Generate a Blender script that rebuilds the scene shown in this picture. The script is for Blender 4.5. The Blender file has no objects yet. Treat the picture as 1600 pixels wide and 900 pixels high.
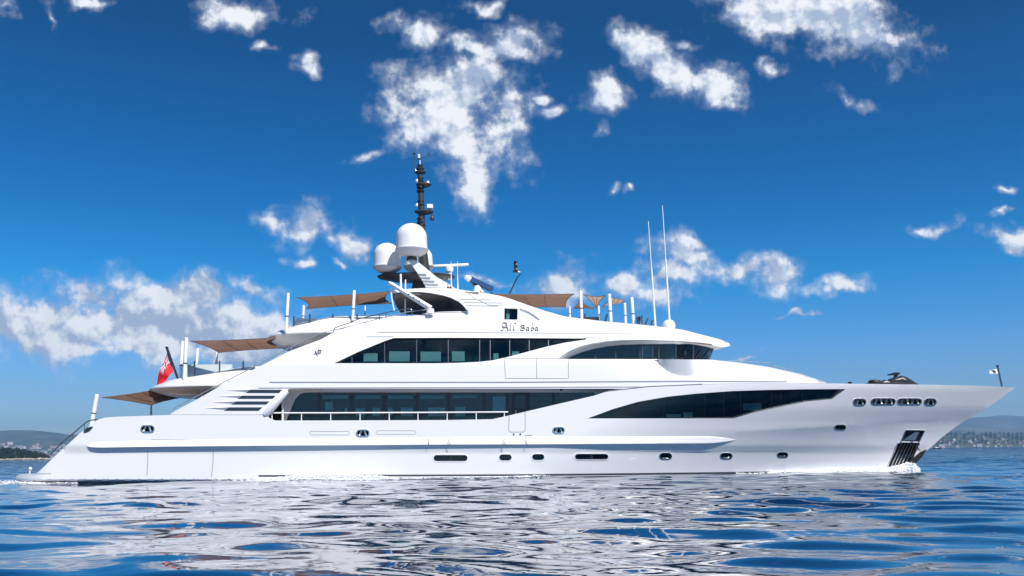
import bpy, bmesh, math, random
import numpy as np
from mathutils import Vector, Matrix
from mathutils.geometry import delaunay_2d_cdt

random.seed(7); RNG = np.random.default_rng(11)
SC = bpy.context.scene
COL = SC.collection

# ------------------------------------------------------------------ camera, sky, sun, exposure
F = 1394.0; CAM_H = 1.19; CAM_D = 42.0; PY0 = 707.5
RHO = math.atan(9.7 / 800); CR, SR = math.cos(RHO), math.sin(RHO)
cam_data = bpy.data.cameras.new("camera"); cam = bpy.data.objects.new("camera", cam_data); COL.objects.link(cam)
cam_data.sensor_width = 36.0; cam_data.lens = 36.0 * F / 1600.0
cam_data.shift_y = (PY0 - 450) / 1600.0
cam_data.clip_start = 0.2; cam_data.clip_end = 60000
cam.matrix_world = Matrix(((CR, SR, 0, 0), (0, 0, -1, 0), (-SR, CR, 0, 0), (0, 0, 0, 1))).transposed().to_4x4() if False else \
    Matrix(((CR, SR, 0, 0), (0, 0, 1, -CAM_D), (-SR, CR, 0, CAM_H), (0, 0, 0, 1))) @ Matrix(((1, 0, 0, 0), (0, 1, 0, 0), (0, 0, -1, 0), (0, 0, 0, 1))) @ Matrix.Identity(4)
# columns must be right, up, back
cam.matrix_world = Matrix(((CR, SR, 0, 0), (0, 0, -1, -CAM_D), (-SR, CR, 0, CAM_H), (0, 0, 0, 1)))
SC.camera = cam

SUN_EL, SUN_AZ = math.radians(48), math.radians(33)      # azimuth from the camera side (-Y) towards +X
sun_dir = Vector((math.sin(SUN_AZ) * math.cos(SUN_EL), -math.cos(SUN_AZ) * math.cos(SUN_EL), math.sin(SUN_EL)))
sd = bpy.data.lights.new("sun", 'SUN'); sd.energy = 4.3; sd.angle = math.radians(0.55); sd.color = (1.0, 0.95, 0.885)
so = bpy.data.objects.new("sun", sd); COL.objects.link(so)
so.rotation_euler = sun_dir.to_track_quat('Z', 'Y').to_euler(); so.location = (30, -60, 60)

SC.view_settings.view_transform = 'Standard'; SC.view_settings.look = 'None'
SC.view_settings.exposure = 0.4; SC.view_settings.gamma = 1.0
SC.view_settings.use_curve_mapping = False

# clouds: (px, py, rx, ry, rotation in degrees, weight) measured as directions in the sky
CLOUDS = [
 (700,160,80,60,15,.25),(735,215,62,56,-10,.22),(750,270,34,50,-20,.15),(800,165,34,52,-10,.1),(652,185,40,50,10,.1),
 (652,52,44,28,20,-.1),(800,66,78,24,6,.1),(725,72,36,14,-15,-.15),(760,6,60,14,0,-.4),
 (1005,80,36,34,-35,.15),(1050,112,52,34,-35,.1),(1118,130,48,26,-20,.15),(938,143,38,30,-30,.0),(870,177,20,13,0,-.1),(852,152,14,12,0,-.2),(930,205,18,14,0,-.35),
 (1240,22,120,34,-8,.25),(1330,45,95,40,-20,.15),
 (375,14,64,30,0,-.05),(468,97,32,15,0,-.15),(432,73,18,10,0,-.35),
 (15,18,24,18,30,-.35),(74,22,12,28,0,-.2),(145,4,30,10,0,.1),
 (478,352,58,30,10,.0),(540,378,44,22,-35,-.05),(572,408,18,14,0,-.35),(468,410,26,11,0,-.35),(528,410,18,8,-20,-.3),
 (571,254,34,10,0,-.15),
 (1320,148,46,16,-8,-.2),(1200,99,20,18,0,-.35),(1076,72,22,10,5,-.1),
 (1085,408,52,28,-20,.1),(1075,388,24,18,0,.0),(1150,428,60,26,0,.1),(1205,432,46,26,0,.1),(1300,449,54,12,0,-.05),(1055,430,40,26,0,.0),
 (1447,356,36,11,8,-.15),(1576,370,44,12,-12,.1),(1582,296,26,9,-5,-.1),(1560,332,36,7,0,-.3),
 (872,444,52,30,10,.2),(850,470,60,18,0,.0),(985,448,50,22,5,.0),(1030,462,50,16,0,-.2),
 (120,545,270,16,0,-.05),(60,522,200,34,0,.25),(90,512,210,38,0,.35),(270,515,200,44,-8,.4),(305,462,84,26,-15,.2),(140,465,60,26,0,-.05),(240,462,50,24,0,-.1),(398,448,42,24,-25,.15),(400,500,70,34,-20,.1),(40,500,80,34,0,.1),
 (1255,486,24,4,0,-.15),(990,295,13,9,0,-.2),(962,301,13,9,0,-.25),(1176,556,18,4,0,-.1),(790,438,70,10,0,-.35),
 (-250,480,200,50,0,.2),
]

def build_world():
    w = bpy.data.worlds.new("World"); SC.world = w; w.use_nodes = True
    nt = w.node_tree; N = nt.nodes; L = nt.links; N.clear()
    def nd(t, **k):
        n = N.new(t)
        for a, b in k.items(): setattr(n, a, b)
        return n
    def math_(op, a, b=None, c=None, clamp=False):
        n = nd('ShaderNodeMath', operation=op, use_clamp=clamp)
        for i, v in enumerate((a, b, c)):
            if v is None: continue
            if isinstance(v, (int, float)): n.inputs[i].default_value = v
            else: L.new(v, n.inputs[i])
        return n.outputs[0]
    out = nd('ShaderNodeOutputWorld'); bg = nd('ShaderNodeBackground'); bg.inputs['Strength'].default_value = 0.105
    L.new(bg.outputs[0], out.inputs[0])
    sky = nd('ShaderNodeTexSky', sky_type='NISHITA'); sky.sun_disc = False
    sky.sun_elevation = SUN_EL; sky.sun_rotation = math.pi - SUN_AZ
    sky.air_density = 1.0; sky.dust_density = 0.35; sky.ozone_density = 3.2
    tc = nd('ShaderNodeTexCoord')
    sep = nd('ShaderNodeSeparateXYZ'); L.new(tc.outputs['Generated'], sep.inputs[0])
    ex, ey, ez = sep.outputs
    # polarised deep blue: saturate the sky and deepen it with altitude
    hs = nd('ShaderNodeHueSaturation'); hs.inputs['Hue'].default_value = SKY_HUE; hs.inputs['Saturation'].default_value = SKY_SAT
    hs.inputs['Value'].default_value = 1.0
    L.new(sky.outputs[0], hs.inputs['Color'])
    ramp = nd('ShaderNodeValToRGB'); cr = ramp.color_ramp
    stops = SKY_STOPS
    while len(cr.elements) < len(stops): cr.elements.new(0.5)
    for e, (p, c) in zip(cr.elements, stops): e.position = p; e.color = (*c, 1)
    L.new(math_('MAXIMUM', ez, 0.0), ramp.inputs[0])
    mul = nd('ShaderNodeMix', data_type='RGBA', blend_type='MULTIPLY'); mul.inputs[0].default_value = 1
    L.new(hs.outputs[0], mul.inputs['A']); L.new(ramp.outputs[0], mul.inputs['B'])
    skycol = mul.outputs['Result']
    # cloud coordinates: direction projected on a plane facing the horizon
    yy = math_('MAXIMUM', ey, 0.08)
    p = nd('ShaderNodeCombineXYZ'); L.new(math_('DIVIDE', ex, yy), p.inputs[0]); L.new(math_('DIVIDE', ez, yy), p.inputs[1])
    # domain warp
    wn = nd('ShaderNodeTexNoise', noise_dimensions='2D'); wn.inputs['Scale'].default_value = 16; wn.inputs['Detail'].default_value = 3
    L.new(p.outputs[0], wn.inputs['Vector'])
    sb = nd('ShaderNodeVectorMath', operation='SUBTRACT'); L.new(wn.outputs['Color'], sb.inputs[0]); sb.inputs[1].default_value = (.5, .5, .5)
    ml = nd('ShaderNodeVectorMath', operation='MULTIPLY'); L.new(sb.outputs[0], ml.inputs[0]); ml.inputs[1].default_value = (.065, .05, 0)
    wp = nd('ShaderNodeVectorMath', operation='ADD'); L.new(p.outputs[0], wp.inputs[0]); L.new(ml.outputs[0], wp.inputs[1])
    dist = None
    for (px, py, rx, ry, rot, wt) in CLOUDS:
        dx, dy = px - 800, PY0 - py
        gx = (dx * CR + dy * SR) / F; gz = (-dx * SR + dy * CR) / F
        mp = nd('ShaderNodeMapping', vector_type='TEXTURE')
        L.new(wp.outputs[0], mp.inputs[0])
        mp.inputs['Location'].default_value = (gx, gz, 0); mp.inputs['Rotation'].default_value = (0, 0, math.radians(rot))
        mp.inputs['Scale'].default_value = (rx / F, ry / F, 1)
        ln = nd('ShaderNodeVectorMath', operation='LENGTH'); L.new(mp.outputs[0], ln.inputs[0])
        v = math_('SUBTRACT', ln.outputs['Value'], wt)
        if dist is None: dist = v
        else:
            sm = nd('ShaderNodeMath', operation='SMOOTH_MIN'); L.new(dist, sm.inputs[0]); L.new(v, sm.inputs[1]); sm.inputs[2].default_value = 0.25
            dist = sm.outputs[0]
    def fbm(vec, scale, detail, rough=.55, off=None):
        n = nd('ShaderNodeTexNoise', noise_dimensions='2D'); n.inputs['Scale'].default_value = scale
        n.inputs['Detail'].default_value = detail; n.inputs['Roughness'].default_value = rough; n.inputs['Lacunarity'].default_value = 2.1
        if off:
            a = nd('ShaderNodeVectorMath', operation='ADD'); L.new(vec, a.inputs[0]); a.inputs[1].default_value = off; vec = a.outputs[0]
        L.new(vec, n.inputs['Vector']); return n.outputs['Fac']
    def maprange(v, a, b, c, d, t='SMOOTHSTEP'):
        n = nd('ShaderNodeMapRange', interpolation_type=t); L.new(v, n.inputs[0])
        for i, x in enumerate((a, b, c, d)): n.inputs[i + 1].default_value = x
        return n.outputs[0]
    n0 = fbm(p.outputs[0], 19, 10, .6); n2 = fbm(p.outputs[0], 19, 5, .52); n1 = fbm(p.outputs[0], 19, 5, .52, (0.006, 0.010, 0))
    body = math_('MULTIPLY', math_('SUBTRACT', 1.05, dist), 1.4)                                   # positive inside
    body = math_('MAXIMUM', body, -2.0)
    dens = math_('MULTIPLY_ADD', math_('SUBTRACT', n0, .5), 3.7, body)
    alpha = maprange(dens, -0.5, 1.1, 0, 1)
    thick = maprange(dens, 0.1, 1.1, 0, 1)
    # sunlit side of each billow: density falls off towards the sun
    slope = maprange(math_('SUBTRACT', n2, n1), -0.10, 0.10, 0, 1, 'LINEAR')
    lit = math_('ADD', math_('MULTIPLY_ADD', slope, 1.15, math_('MULTIPLY_ADD', thick, 0.12, -.17)), math_('MULTIPLY', math_('SUBTRACT', fbm(p.outputs[0], 8, 3), .5), 1.6), clamp=True)
    # wispy veil around the big ones
    veil = math_('MULTIPLY', maprange(dens, -0.45, 0.5, 0, 0.22), maprange(fbm(p.outputs[0], 6, 4), .35, .65, .3, 1.))
    alpha2 = math_('MAXIMUM', alpha, veil)
    cc = nd('ShaderNodeMix', data_type='RGBA'); L.new(lit, cc.inputs[0])
    cc.inputs['A'].default_value = (*CLOUD_DARK, 1); cc.inputs['B'].default_value = (*CLOUD_LIT, 1)
    am = math_('MULTIPLY', alpha2, maprange(thick, 0, 1, .5, .98))
    # only in front; elsewhere a scatter of ordinary fair-weather clouds
    fr = maprange(ey, .1, .2, 0, 1)
    am = math_('MULTIPLY', am, fr)
    gz_ = math_('MAXIMUM', ez, .12)
    q = nd('ShaderNodeCombineXYZ'); L.new(math_('DIVIDE', ex, gz_), q.inputs[0]); L.new(math_('DIVIDE', ey, gz_), q.inputs[1])
    bk = maprange(fbm(q.outputs[0], 1.6, 6), .47, .64, 0, .85)
    bk = math_('MULTIPLY', bk, math_('MULTIPLY', math_('SUBTRACT', 1.0, fr), maprange(ez, .03, .15, 0, 1)))
    am = math_('MAXIMUM', am, bk)
    mx = nd('ShaderNodeMix', data_type='RGBA'); L.new(am, mx.inputs[0]); L.new(skycol, mx.inputs['A']); L.new(cc.outputs['Result'], mx.inputs['B'])
    L.new(mx.outputs['Result'], bg.inputs['Color'])

SKY_HUE, SKY_SAT = 0.5, 1.3
SKY_STOPS = [(0.0, (.72, .82, .92)), (0.062, (.46, .62, .86)), (0.11, (.34, .62, .93)), (0.18, (.08, .62, .87)), (0.268, (.0, .46, .68)), (0.42, (.0, .31, .45)), (1.0, (.0, .25, .40))]
CLOUD_DARK = (3.0, 3.7, 5.0); CLOUD_LIT = (7.0, 7.2, 7.5)
build_world()
try:
    SC.cycles.max_bounces = 7; SC.cycles.transparent_max_bounces = 10
    SC.cycles.caustics_reflective = True; SC.cycles.blur_glossy = 0.12; SC.cycles.caustics_refractive = False
    SC.cycles.volume_bounces = 0
    SC.cycles.sample_clamp_indirect = 6
except Exception: pass

# ------------------------------------------------------------------ measuring helpers
TH = math.radians(2.5); CT, ST = math.cos(TH), math.sin(TH)
CL = 4.5                                                    # yacht centreline, metres behind its near side
ROT = Matrix.Rotation(TH, 4, 'Z')
def dirn(px, py):
    dx = px - 800; dy = PY0 - py
    return (dx * CR + dy * SR) / F, (-dx * SR + dy * CR) / F
def P(px, py, v):
    "a point of the yacht in yacht metres: u along, v inboard from the near side, w up"
    rx, rz = dirn(px, py)
    t = (v + CAM_D * CT) / (CT - rx * ST)
    X, Y, Z = t * rx, t - CAM_D, CAM_H + t * rz
    return Vector((X * CT + Y * ST, v, Z))
def W(px, py, dist):
    rx, rz = dirn(px, py)
    return Vector((rx * dist, dist - CAM_D, CAM_H + rz * dist))
def interp(x, tab):
    return float(np.interp(x, [a for a, b in tab], [b for a, b in tab]))
def sstep(x, a, b):
    t = min(1, max(0, (x - a) / (b - a))); return t * t * (3 - 2 * t)
def mir(p): return Vector((p[0], 2 * CL - p[1], p[2]))

# ------------------------------------------------------------------ materials
MATS = {}
def mat(name, base=(.8, .8, .8), rough=.4, metal=0., coat=0., spec=.5, noise=0., nscale=3., emit=None, bump=0., bscale=20., trans=0., ior=1.45):
    if name in MATS: return MATS[name]
    m = bpy.data.materials.new(name); m.use_nodes = True; MATS[name] = m
    nt = m.node_tree; b = nt.nodes['Principled BSDF']
    b.inputs['Base Color'].default_value = (*base, 1); b.inputs['Roughness'].default_value = rough
    b.inputs['Metallic'].default_value = metal; b.inputs['Coat Weight'].default_value = coat; b.inputs['Coat Roughness'].default_value = .04
    b.inputs['Specular IOR Level'].default_value = spec; b.inputs['IOR'].default_value = ior
    tc = nt.nodes.new('ShaderNodeTexCoord')
    if noise:
        n = nt.nodes.new('ShaderNodeTexNoise'); n.inputs['Scale'].default_value = nscale; n.inputs['Detail'].default_value = 6
        nt.links.new(tc.outputs['Object'], n.inputs['Vector'])
        r = nt.nodes.new('ShaderNodeMapRange'); r.inputs[1].default_value = .3; r.inputs[2].default_value = .7
        r.inputs[3].default_value = 1 - noise; r.inputs[4].default_value = 1 + noise
        nt.links.new(n.outputs['Fac'], r.inputs[0])
        x = nt.nodes.new('ShaderNodeVectorMath'); x.operation = 'SCALE'; x.inputs[0].default_value = base
        nt.links.new(r.outputs[0], x.inputs['Scale']); nt.links.new(x.outputs[0], b.inputs['Base Color'])
    if bump:
        n = nt.nodes.new('ShaderNodeTexNoise'); n.inputs['Scale'].default_value = bscale; n.inputs['Detail'].default_value = 5
        nt.links.new(tc.outputs['Object'], n.inputs['Vector'])
        u = nt.nodes.new('ShaderNodeBump'); u.inputs['Strength'].default_value = bump; u.inputs['Distance'].default_value = .02
        nt.links.new(n.outputs['Fac'], u.inputs['Height']); nt.links.new(u.outputs[0], b.inputs['Normal'])
    return m

M_WHITE = mat('gloss white hull paint', (.81, .80, .80), .32, coat=.6, noise=.012, nscale=.35)
M_WHITE2 = mat('white superstructure paint', (.81, .80, .80), .38, coat=.35, noise=.01, nscale=.5)
M_GREYL = mat('grey styling line', (.30, .31, .33), .35)
M_SEAM = mat('dark panel seam', (.12, .125, .135), .6)
M_BOOT = mat('dark grey boot stripe', (.07, .072, .08), .4)
M_KEEL = mat('black antifouling', (.006, .006, .008), .55)
M_DARK = mat('dark lining and shade fill', (.012, .016, .02), .6)  # linings and mullions, plus the block painting the aft deck's shade
M_LOUV = mat('louvre grey', (.09, .10, .11), .4)
M_DGREY = mat('dark grey frame', (.035, .045, .055), .35)
M_CHROME = mat('polished stainless', (.78, .77, .76), .3, metal=1.)
M_STEELD = mat('dark steel', (.25, .26, .27), .25, metal=1.)  # darker metal for rails, mullions and small fittings
M_MAST = mat('mast charcoal paint', (.045, .045, .05), .4, noise=.15, nscale=6)
M_DOME = mat('radome white', (.80, .79, .78), .45)
M_POLE = mat('white carbon pole', (.82, .82, .82), .35)
M_BLACK = mat('black plastic', (.012, .012, .014), .4)
M_TAUPE = mat('taupe ceiling lining', (.17, .145, .14), .6)
M_DECK = mat('teak deck', (.30, .20, .12), .6, noise=.2, nscale=8)
M_CUSH = mat('white cushion', (.78, .77, .75), .8, bump=.3, bscale=6)
M_BLUE = mat('navy canvas cover', (.015, .06, .17), .7, bump=.4, bscale=12)
M_FARDAY = mat('pale far-window daylight', (.72, .80, .80), .8, noise=.1, nscale=14)  # pale tone for daylight coming through the far windows
M_INT = mat('unlit cabin darkness', (.03, .05, .062), .7, noise=.4, nscale=2.2)  # dark tone painting cabins that get no light
M_LETTER = mat('brushed steel lettering', (.10, .10, .11), .4)
M_RED = mat('ensign red', (.62, .012, .022), .7)
M_FWHITE = mat('ensign white', (.72, .72, .74), .7)
M_FBLUE = mat('ensign blue', (.03, .045, .13), .7)

def glass_mat(name, tint, ior=1.5, rough=.0):
    m = bpy.data.materials.new(name); m.use_nodes = True; nt = m.node_tree; nt.nodes.clear()
    o = nt.nodes.new('ShaderNodeOutputMaterial'); t = nt.nodes.new('ShaderNodeBsdfTransparent'); t.inputs[0].default_value = (*tint, 1)
    g = nt.nodes.new('ShaderNodeBsdfGlossy'); g.inputs['Roughness'].default_value = rough; g.inputs['Color'].default_value = (.95, .97, 1, 1)
    f = nt.nodes.new('ShaderNodeFresnel'); f.inputs[0].default_value = ior
    tc = nt.nodes.new('ShaderNodeTexCoord'); n = nt.nodes.new('ShaderNodeTexNoise'); n.inputs['Scale'].default_value = .9; n.inputs['Detail'].default_value = 1
    nt.links.new(tc.outputs['Object'], n.inputs['Vector'])
    b = nt.nodes.new('ShaderNodeBump'); b.inputs['Strength'].default_value = .25; b.inputs['Distance'].default_value = .03
    nt.links.new(n.outputs['Fac'], b.inputs['Height']); nt.links.new(b.outputs[0], g.inputs['Normal']); nt.links.new(b.outputs[0], f.inputs['Normal'])
    x = nt.nodes.new('ShaderNodeMixShader'); nt.links.new(f.outputs[0], x.inputs[0]); nt.links.new(t.outputs[0], x.inputs[1]); nt.links.new(g.outputs[0], x.inputs[2])
    nt.links.new(x.outputs[0], o.inputs[0]); return m
M_GLASS = glass_mat('tinted cabin glass', (.56, .70, .71), 1.5)
M_GLASS2 = glass_mat('saloon glass', (.62, .82, .84), 1.5)
M_RAIL = mat('satin handrail', (.22, .24, .27), .45)
M_CLEAR = glass_mat('clear windbreak glass', (.90, .95, .96), 1.35)

def canvas_mat(name, base):
    m = bpy.data.materials.new(name); m.use_nodes = True; nt = m.node_tree; nt.nodes.clear()
    o = nt.nodes.new('ShaderNodeOutputMaterial'); d = nt.nodes.new('ShaderNodeBsdfDiffuse'); t = nt.nodes.new('ShaderNodeBsdfTranslucent')
    tc = nt.nodes.new('ShaderNodeTexCoord'); n = nt.nodes.new('ShaderNodeTexNoise'); n.inputs['Scale'].default_value = 1.1; n.inputs['Detail'].default_value = 4
    nt.links.new(tc.outputs['Object'], n.inputs['Vector'])
    r = nt.nodes.new('ShaderNodeMapRange'); r.inputs[1].default_value = .3; r.inputs[2].default_value = .7; r.inputs[3].default_value = .88; r.inputs[4].default_value = 1.1
    nt.links.new(n.outputs['Fac'], r.inputs[0])
    for s in (d, t):
        x = nt.nodes.new('ShaderNodeVectorMath'); x.operation = 'SCALE'; x.inputs[0].default_value = base
        nt.links.new(r.outputs[0], x.inputs['Scale']); nt.links.new(x.outputs[0], s.inputs['Color'])
    x = nt.nodes.new('ShaderNodeMixShader'); x.inputs[0].default_value = .5
    nt.links.new(d.outputs[0], x.inputs[1]); nt.links.new(t.outputs[0], x.inputs[2]); nt.links.new(x.outputs[0], o.inputs[0]); return m
M_SAIL = canvas_mat('taupe shade cloth', (.285, .175, .13))
M_SAILL = canvas_mat('sand shade cloth', (.50, .36, .27))

# ------------------------------------------------------------------ object helpers
ORG = {}
def thing(name, label, cat, origin=(0, 0, 0), group=None, yacht=True):
    "an Empty at the base of a thing; its parts are authored in yacht metres (or world metres)"
    o = bpy.data.objects.new(name, None); COL.objects.link(o); o.empty_display_size = .3
    org = Vector(origin); ORG[o.name] = (org, yacht)
    if yacht:
        o.location = ROT @ org; o.rotation_euler = (0, 0, TH)
    else: o.location = org
    o['label'] = label; o['category'] = cat
    if group: o['group'] = group
    return o
def mk(name, verts, faces, m, parent=None, ang=32, fmi=None, label=None, kind=None):
    org = Vector((0, 0, 0))
    if parent is not None: org, ya = ORG[parent.name]
    me = bpy.data.meshes.new(name)
    me.from_pydata([tuple(Vector(v) - org) for v in verts], [], [tuple(f) for f in faces])
    for x in (m if isinstance(m, (list, tuple)) else [m]): me.materials.append(x)
    if fmi is not None: me.polygons.foreach_set('material_index', fmi)
    bm = bmesh.new(); bm.from_mesh(me); bmesh.ops.remove_doubles(bm, verts=bm.verts, dist=1e-5)
    bmesh.ops.recalc_face_normals(bm, faces=bm.faces); bm.to_mesh(me); bm.free()
    me.polygons.foreach_set('use_smooth', [True] * len(me.polygons))
    me.set_sharp_from_angle(angle=math.radians(ang)); me.update()
    o = bpy.data.objects.new(name, me); COL.objects.link(o)
    if parent is not None:
        o.parent = parent; ORG[o.name] = ORG[parent.name]
    if label: o['label'] = label
    if kind: o['kind'] = kind
    return o
class MB:
    def __init__(s): s.v = []; s.f = []; s.m = []
    def add(s, v, f, mi=0):
        n = len(s.v); s.v += [Vector(a) for a in v]; s.f += [[i + n for i in q] for q in f]; s.m += [mi] * len(f); return s
    def box(s, c, size, mi=0, R=None):
        c = Vector(c); h = Vector(size) / 2
        vs = []
        for k in range(8):
            d = Vector((h.x * (1 if k & 1 else -1), h.y * (1 if k & 2 else -1), h.z * (1 if k & 4 else -1)))
            if R is not None: d = R @ d
            vs.append(c + d)
        return s.add(vs, [(0, 2, 3, 1), (4, 5, 7, 6), (0, 1, 5, 4), (2, 6, 7, 3), (0, 4, 6, 2), (1, 3, 7, 5)], mi)
    def tube(s, pts, r, n=8, mi=0, cap=True):
        pts = [Vector(p) for p in pts]; rs = r if isinstance(r, (list, tuple)) else [r] * len(pts)
        vs = []; up0 = None
        for i, p in enumerate(pts):
            t = (pts[min(i + 1, len(pts) - 1)] - pts[max(i - 1, 0)]).normalized()
            a = Vector((0, 1, 0)) if abs(t.y) < .9 else Vector((1, 0, 0))
            x = t.cross(a).normalized(); y = t.cross(x).normalized()
            for k in range(n):
                q = 2 * math.pi * k / n; vs.append(p + (x * math.cos(q) + y * math.sin(q)) * rs[i])
        fs = [(i * n + k, i * n + (k + 1) % n, (i + 1) * n + (k + 1) % n, (i + 1) * n + k) for i in range(len(pts) - 1) for k in range(n)]
        if cap: fs += [tuple(range(n - 1, -1, -1)), tuple(range((len(pts) - 1) * n, len(pts) * n))]
        return s.add(vs, fs, mi)
    def lathe(s, c, prof, n=32, mi=0, axis=None):
        c = Vector(c); vs = []
        for (r, z) in prof:
            for k in range(n):
                q = 2 * math.pi * k / n; d = Vector((r * math.cos(q), r * math.sin(q), z))
                if axis is not None: d = axis @ d
                vs.append(c + d)
        fs = [(i * n + k, i * n + (k + 1) % n, (i + 1) * n + (k + 1) % n, (i + 1) * n + k) for i in range(len(prof) - 1) for k in range(n)]
        fs += [tuple(range(n - 1, -1, -1)), tuple(range((len(prof) - 1) * n, len(prof) * n))]
        return s.add(vs, fs, mi)
    def build(s, name, m, parent=None, **k):
        return mk(name, s.v, s.f, m, parent, fmi=None if not isinstance(m, (list, tuple)) else s.m, **k) if not isinstance(m, (list, tuple)) else s._multi(name, m, parent, **k)
    def _multi(s, name, m, parent, **k): return mk(name, s.v, s.f, m, parent, fmi=s.m, **k)

def resample(pts, sp, closed=True):
    out = []; n = len(pts)
    for i in range(n if closed else n - 1):
        a = pts[i]; b = pts[(i + 1) % n]; d = math.hypot(b[0] - a[0], b[1] - a[1]); k = max(1, int(math.ceil(d / sp)))
        for j in range(k): out.append((a[0] + (b[0] - a[0]) * j / k, a[1] + (b[1] - a[1]) * j / k))
    if not closed: out.append(pts[-1])
    return out
def inside(pts, poly):
    x, y = pts[:, 0], pts[:, 1]; c = np.zeros(len(pts), bool); n = len(poly)
    for i in range(n):
        x0, y0 = poly[i]; x1, y1 = poly[i - 1]
        if y0 == y1: continue
        m = ((y0 > y) != (y1 > y)) & (x < (x1 - x0) * (y - y0) / (y1 - y0) + x0)
        c ^= m
    return c
def spline(pts, k=6, closed=False):
    "Catmull-Rom through control points"
    P_ = [np.array(p, float) for p in pts]; n = len(P_); out = []
    for i in range(n if closed else n - 1):
        p0 = P_[(i - 1) % n] if closed or i > 0 else P_[0]; p1 = P_[i]; p2 = P_[(i + 1) % n]; p3 = P_[(i + 2) % n] if closed or i + 2 < n else P_[-1]
        for j in range(k):
            t = j / k; out.append(tuple(.5 * ((2 * p1) + (p2 - p0) * t + (2 * p0 - 5 * p1 + 4 * p2 - p3) * t * t + (3 * p1 - p0 - 3 * p2 + p3) * t ** 3)))
    if not closed: out.append(tuple(P_[-1]))
    return out
def shell_geo(outline, holes, vf, thick, sp=6, back=True, edge_sp=None, mirror=False, extra=None):
    edge_sp = edge_sp or sp
    loops = [resample(outline, edge_sp)] + [resample(h, edge_sp) for h in holes]
    pts = []; edges = []; spans = []
    for lp in loops:
        n0 = len(pts); pts += lp; k = len(lp); spans.append((n0, k)); edges += [(n0 + i, n0 + (i + 1) % k) for i in range(k)]
    xs = [p[0] for p in loops[0]]; ys = [p[1] for p in loops[0]]
    gx = np.arange(min(xs) + sp * .5, max(xs), sp); gy = np.arange(min(ys) + sp * .43, max(ys), sp * .866)
    G = np.array([(x + (sp / 2 if j % 2 else 0), y) for j, y in enumerate(gy) for x in gx]).reshape(-1, 2)
    if extra is not None: G = np.vstack([G, np.array(extra)]) if len(G) else np.array(extra)
    if len(G):
        m = inside(G, loops[0])
        for h in loops[1:]: m &= ~inside(G, h)
        G = G[m]
        B = np.array(pts); keep = np.ones(len(G), bool)
        for i in range(0, len(G), 400):
            d = np.sqrt(((G[i:i + 400, None, :] - B[None]) ** 2).sum(-1)).min(1); keep[i:i + 400] = d > .45 * min(sp, edge_sp)
        G = G[keep]
        pts = pts + [tuple(g) for g in G]
    r = delaunay_2d_cdt([Vector(p) for p in pts], edges, [], 0, 1e-6)
    V2 = [(v.x, v.y) for v in r[0]]; T = [list(f) for f in r[2]]
    C = np.array([[sum(V2[i][0] for i in f) / len(f), sum(V2[i][1] for i in f) / len(f)] for f in T])
    m = inside(C, loops[0])
    for h in loops[1:]: m &= ~inside(C, h)
    T = [f for f, k in zip(T, m) if k]
    V = [P(x, y, vf(x, y)) for x, y in V2]
    n = len(V); faces = list(T); verts = list(V)
    if back and thick:
        verts += [Vector((a.x, min(a.y + thick, CL - .002) if a.y < CL - .0021 else a.y + thick, a.z)) for a in V]
        faces += [[i + n for i in f[::-1]] for f in T]
        cnt = {}
        for f in T:
            for i in range(len(f)):
                a, b = f[i], f[(i + 1) % len(f)]; cnt.setdefault((min(a, b), max(a, b)), []).append((a, b))
        for k, e in cnt.items():
            if len(e) == 1: a, b = e[0]; faces.append([b, a, a + n, b + n])
    if mirror:
        k = len(verts); verts += [mir(a) for a in verts]; faces += [[i + k for i in f[::-1]] for f in faces]
    return verts, faces
def shell(name, outline, holes, vf, thick, m, parent, sp=6, **k):
    kk = {a: k.pop(a) for a in ('edge_sp', 'mirror', 'back', 'extra') if a in k}
    v, f = shell_geo(outline, holes, vf, thick, sp, **kk)
    return mk(name, v, f, m, parent, **k)
def bridge(name, pts, vf, m, parent, camber=.06, ncross=9, thick=0., inset=0., sp=12, **k):
    "a deck, roof or transom carried across the beam from the near side to the far side"
    pp = resample(pts, sp, closed=False); vs = []; fs = []
    for (x, y) in pp:
        v0 = min(vf(x, y) + inset, CL - .01); a = P(x, y, v0); b = mir(a)
        for j in range(ncross):
            t = j / (ncross - 1); q = a.lerp(b, t); q.z += camber * 4 * t * (1 - t); vs.append(q)
    for i in range(len(pp) - 1):
        for j in range(ncross - 1):
            a = i * ncross + j; fs.append((a, a + 1, a + ncross + 1, a + ncross))
    return mk(name, vs, fs, m, parent, **k)
def strip_geo(pts, width, vf, proud=.012, sp=8):
    "a thin raised band following a drawn line on a surface"
    pp = resample(pts, sp, closed=False); n = len(pp); vs = []; fs = []
    for i, (x, y) in enumerate(pp):
        a = pp[max(0, i - 1)]; b = pp[min(n - 1, i + 1)]; dx, dy = b[0] - a[0], b[1] - a[1]; l = math.hypot(dx, dy) or 1
        nx, ny = -dy / l * width / 2, dx / l * width / 2
        for s in (-1, 1):
            X, Y = x + nx * s, y + ny * s; v = vf(X, Y); vs += [P(X, Y, v - proud), P(X, Y, v + .01)]
    for i in range(n - 1):
        a = i * 4; b = a + 4
        fs += [(a, a + 2, b + 2, b), (a, b, b + 1, a + 1), (a + 2, a + 3, b + 3, b + 2)]
    fs += [(0, 1, 3, 2), ((n - 1) * 4, (n - 1) * 4 + 2, (n - 1) * 4 + 3, (n - 1) * 4 + 1)]
    return vs, fs
def strip(name, pts, width, vf, m, parent, proud=.012, **k):
    v, f = strip_geo(pts, width, vf, proud); return mk(name, v, f, m, parent, **k)
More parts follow.
